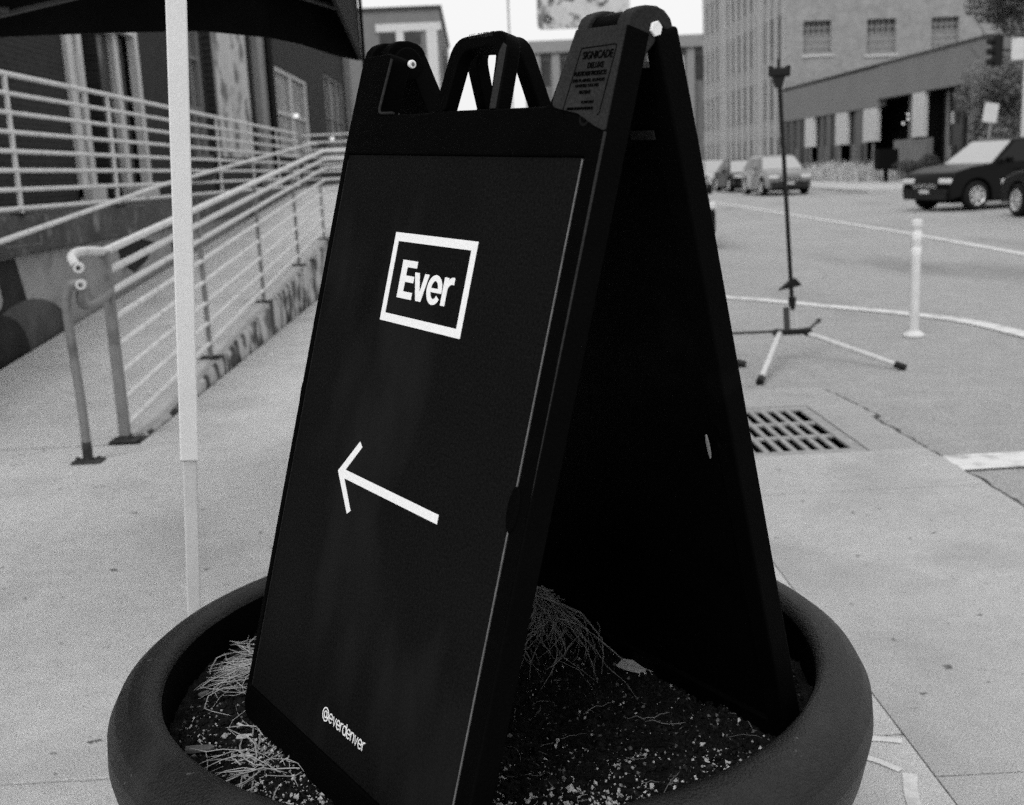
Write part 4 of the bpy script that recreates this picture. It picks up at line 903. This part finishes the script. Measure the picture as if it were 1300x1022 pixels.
def ring_e(cx, cy, rx, ry, wx, wy, a0, a1, n=26):
    P = [(cx+rx*math.cos(R(a0+(a1-a0)*i/n)), cy-ry*math.sin(R(a0+(a1-a0)*i/n))) for i in range(n+1)]
    P += [(cx+(rx-wx)*math.cos(R(a1+(a0-a1)*i/n)), cy-(ry-wy)*math.sin(R(a1+(a0-a1)*i/n))) for i in range(n+1)]
    return P
prints('logo_letter', flat_poly([ring_e(.3322, .1932, .0200, .0216, .0108, .0085, 0, 325), [(.3200,.1908),(.3518,.1908),(.3522,.1935),(.3520,.1968),(.3200,.1968)]]))
prints('logo_letter', flat_poly([[(.3540,.1726),(.3652,.1726),(.3652,.2131),(.3540,.2131)], [(.3640,.1790),(.3672,.1742),(.3720,.1718),(.3765,.1712),(.3800,.1716),(.3800,.1818),(.3760,.1812),(.3715,.1822),(.3675,.1850),(.3650,.1900),(.3644,.1850)]]))
# arrow
prints('arrow', flat_poly([[(.1567,.4994),(.2072,.4418),(.2165,.4492),(.1740,.4990),(.2171,.5489),(.2080,.5558)], [(.1700,.4928),(.4500,.4928),(.4500,.5062),(.1700,.5062)]]))
# @everdenver, thin
base = .8655; xh = .0135; asc = .0185; lw = .0020
def g_e(x): w_ = .0050; return [ell(x+w_, base-xh/2, w_, xh/2, 0, 320), [(x, base-xh/2), (x+2*w_, base-xh/2)]], 2*w_
def g_v(x): return [[(x, base-xh), (x+.0045, base), (x+.009, base-xh)]], .009
def g_r(x): return [[(x, base), (x, base-xh)], ell(x+.0050, base-xh*.58, .0050, xh*.42, 180, 75, 8)], .0050
def g_d(x): w_ = .0048; return [ell(x+w_, base-xh/2, w_, xh/2, 0, 360)[:-1]+[(x+2*w_, base-xh/2)], [(x+2*w_, base), (x+2*w_, base-asc)]], 2*w_
def g_n(x): w_ = .0042; return [[(x, base), (x, base-xh)], ell(x+w_, base-xh*.6, w_, xh*.4, 180, 0, 10)+[(x+2*w_, base)]], 2*w_
def g_at(x):
    return [ell(x+.009, base-xh*.5, .009, .0100, -55, 300, 26), ell(x+.009, base-xh*.5, .0040, .0050, 0, 360)[:-1]+[(x+.013, base-xh*.5)], [(x+.0131, base-xh*.5-.005), (x+.0133, base-xh*.5+.003), (x+.0155, base-xh*.5+.0045), (x+.018, base-xh*.5)]], .018
x = .2478; G = {'@': g_at, 'e': g_e, 'v': g_v, 'r': g_r, 'd': g_d, 'n': g_n}
for ch in '@everdenver':
    st_, adv = G[ch](x); prints('handle_letter', stroke_mesh(st_, lw, YF)); x += adv+.0026
# raised maker wording on the ear
def words(txt, u, v, wid, hgt, m='plastic', yb=-.0062, par=ear, th=.0012):
    cu = bpy.data.curves.new('t', 'FONT'); cu.body = txt; cu.size = 1; cu.align_x = 'CENTER'; cu.offset = .0
    ob = bpy.data.objects.new('t', cu); me = bpy.data.meshes.new_from_object(ob); bpy.data.objects.remove(ob); bpy.data.curves.remove(cu)
    xs = [q.co.x for q in me.vertices]; zs = [q.co.y for q in me.vertices]; kx = wid/(max(xs)-min(xs)); kz = hgt/(max(zs)-min(zs)); xm = (max(xs)+min(xs))/2
    bm = bmesh.new(); bm.from_mesh(me); r_ = bmesh.ops.extrude_face_region(bm, geom=bm.faces[:])
    for q in r_['geom']:
        if isinstance(q, bmesh.types.BMVert): q.co.z = 1
    for q in bm.verts: q.co = S(u+(q.co.x-xm)*kx, yb-th*q.co.z, v-q.co.y*kz)
    bmesh.ops.recalc_face_normals(bm, faces=bm.faces); bm.to_mesh(me); bm.free()
    me.name = 'raised_text'; me.materials.clear(); return link('raised_text', me, M[m], par)
for t_, u_, v_, w__, h__ in (('SIGNICADE', .602, -.119, .056, .0095), ('DELUXE', .602, -.1075, .030, .0070), ('PLASTICADE PRODUCTS', .595, -.0985, .060, .0055), ('DES PLAINES, ILLINOIS', .594, -.0910, .060, .0042),
                             ('UNITED STATES', .593, -.0845, .044, .0036), ('PATENT', .592, -.0760, .022, .0042), ('4,507,887', .600, -.0645, .024, .0034), ('OTHER PATENTS PENDING', .588, -.0565, .050, .0034)):
    words(t_, u_, v_, w__, h__)  # relief shadow of the wording put into darker letters
fr = fillet([(.5535,-.0505,.004), (.5680,-.1330,.003), (.6340,-.1345,.004), (.6260,-.0500,.004)], 4)
mb = MB(); pp = [S(a, -.0064, b) for a, b in fr]; mb.tube([tuple(p) for p in pp], .0007, 6); mb.build('raised_border', M['plastic'], ear)
words('U.S. PATENT', .333, -.1655, .060, .0065, m='plastic_grey', yb=-.0036, par=fp, th=.0005)
MB().tube([tuple(S(u, -.0040, v)) for u, v in fillet([(.0915,-.150,0), (.0800,-.0645,.010), (.128,-.0640,0)])], .0022, 8).build('edge_highlight', M['plastic_grey'], fp, smooth=True)  # pale strip painted as the highlight on the lug's inner edge
plate('leg_overlay', [[(.3885,-.064), (.3855,-.142), (.3915,-.154), (.4000,-.150), (.4035,-.064)]], -.0046, -.0032, M['plastic_grey'], fp, .0005)  # paler overlay on the front of the right handle leg
plate('hole_glint', [[(.012+.0030*math.cos(a), .420+.020*math.sin(a)) for a in [2*math.pi*i/20 for i in range(20)]]], YB, YB+.002, M['grey'], rp, .0004, R180)  # pale ellipse painted for light seen through the rail hole
# bolts, rivets, strap
def bolt(u0, u1, y, v, rad, m='bolt', hexa=True, nm='bolt'):
    n = 6 if hexa else 20; P = [(y+rad*math.cos(2*math.pi*i/n+.5), v+rad*math.sin(2*math.pi*i/n+.5)) for i in range(n)]
    return uprism(nm, P, u0, u1, M[m], sign, .001)
bolt(.643, .6470, HX[0]+.001, HX[1]-.010, .0095)
b2 = bolt(.0895, .096, HX[0]-.006, HX[1]+.003, .0065, hexa=False); bolt(.096, .0975, HX[0]-.006, HX[1]+.003, .003, 'edge', False, 'bolt_tip')
MB().tube([tuple(S(.598,-.0045,-.047)), tuple(S(.598,-.0030,-.047))], .010, 18).build('rivet_recess', M['black'], fp)
MB().tube([tuple(S(.598,-.0055,-.047)), tuple(S(.598,-.0035,-.047))], .006, 12).build('rivet', M['plastic'], fp, smooth=True)
plate('grip_notch', [[(Wd+.002+.012*math.cos(a), .443+.030*math.sin(a)) for a in [2*math.pi*i/24 for i in range(24)]]], -.0060, -.0005, M['plastic'], fp, .002)
st_ = MB(); st_.prism([(.045,-.028),(.0,-.028),(.0,-.040),(.045,-.040)], lambda u, v: S(u, .034, v+.0), lambda u, v: S(u, .0355, v)); me = st_.mesh('label_strip'); me.transform(R180); link('label_strip', me, M['plastic_grey'], rp)
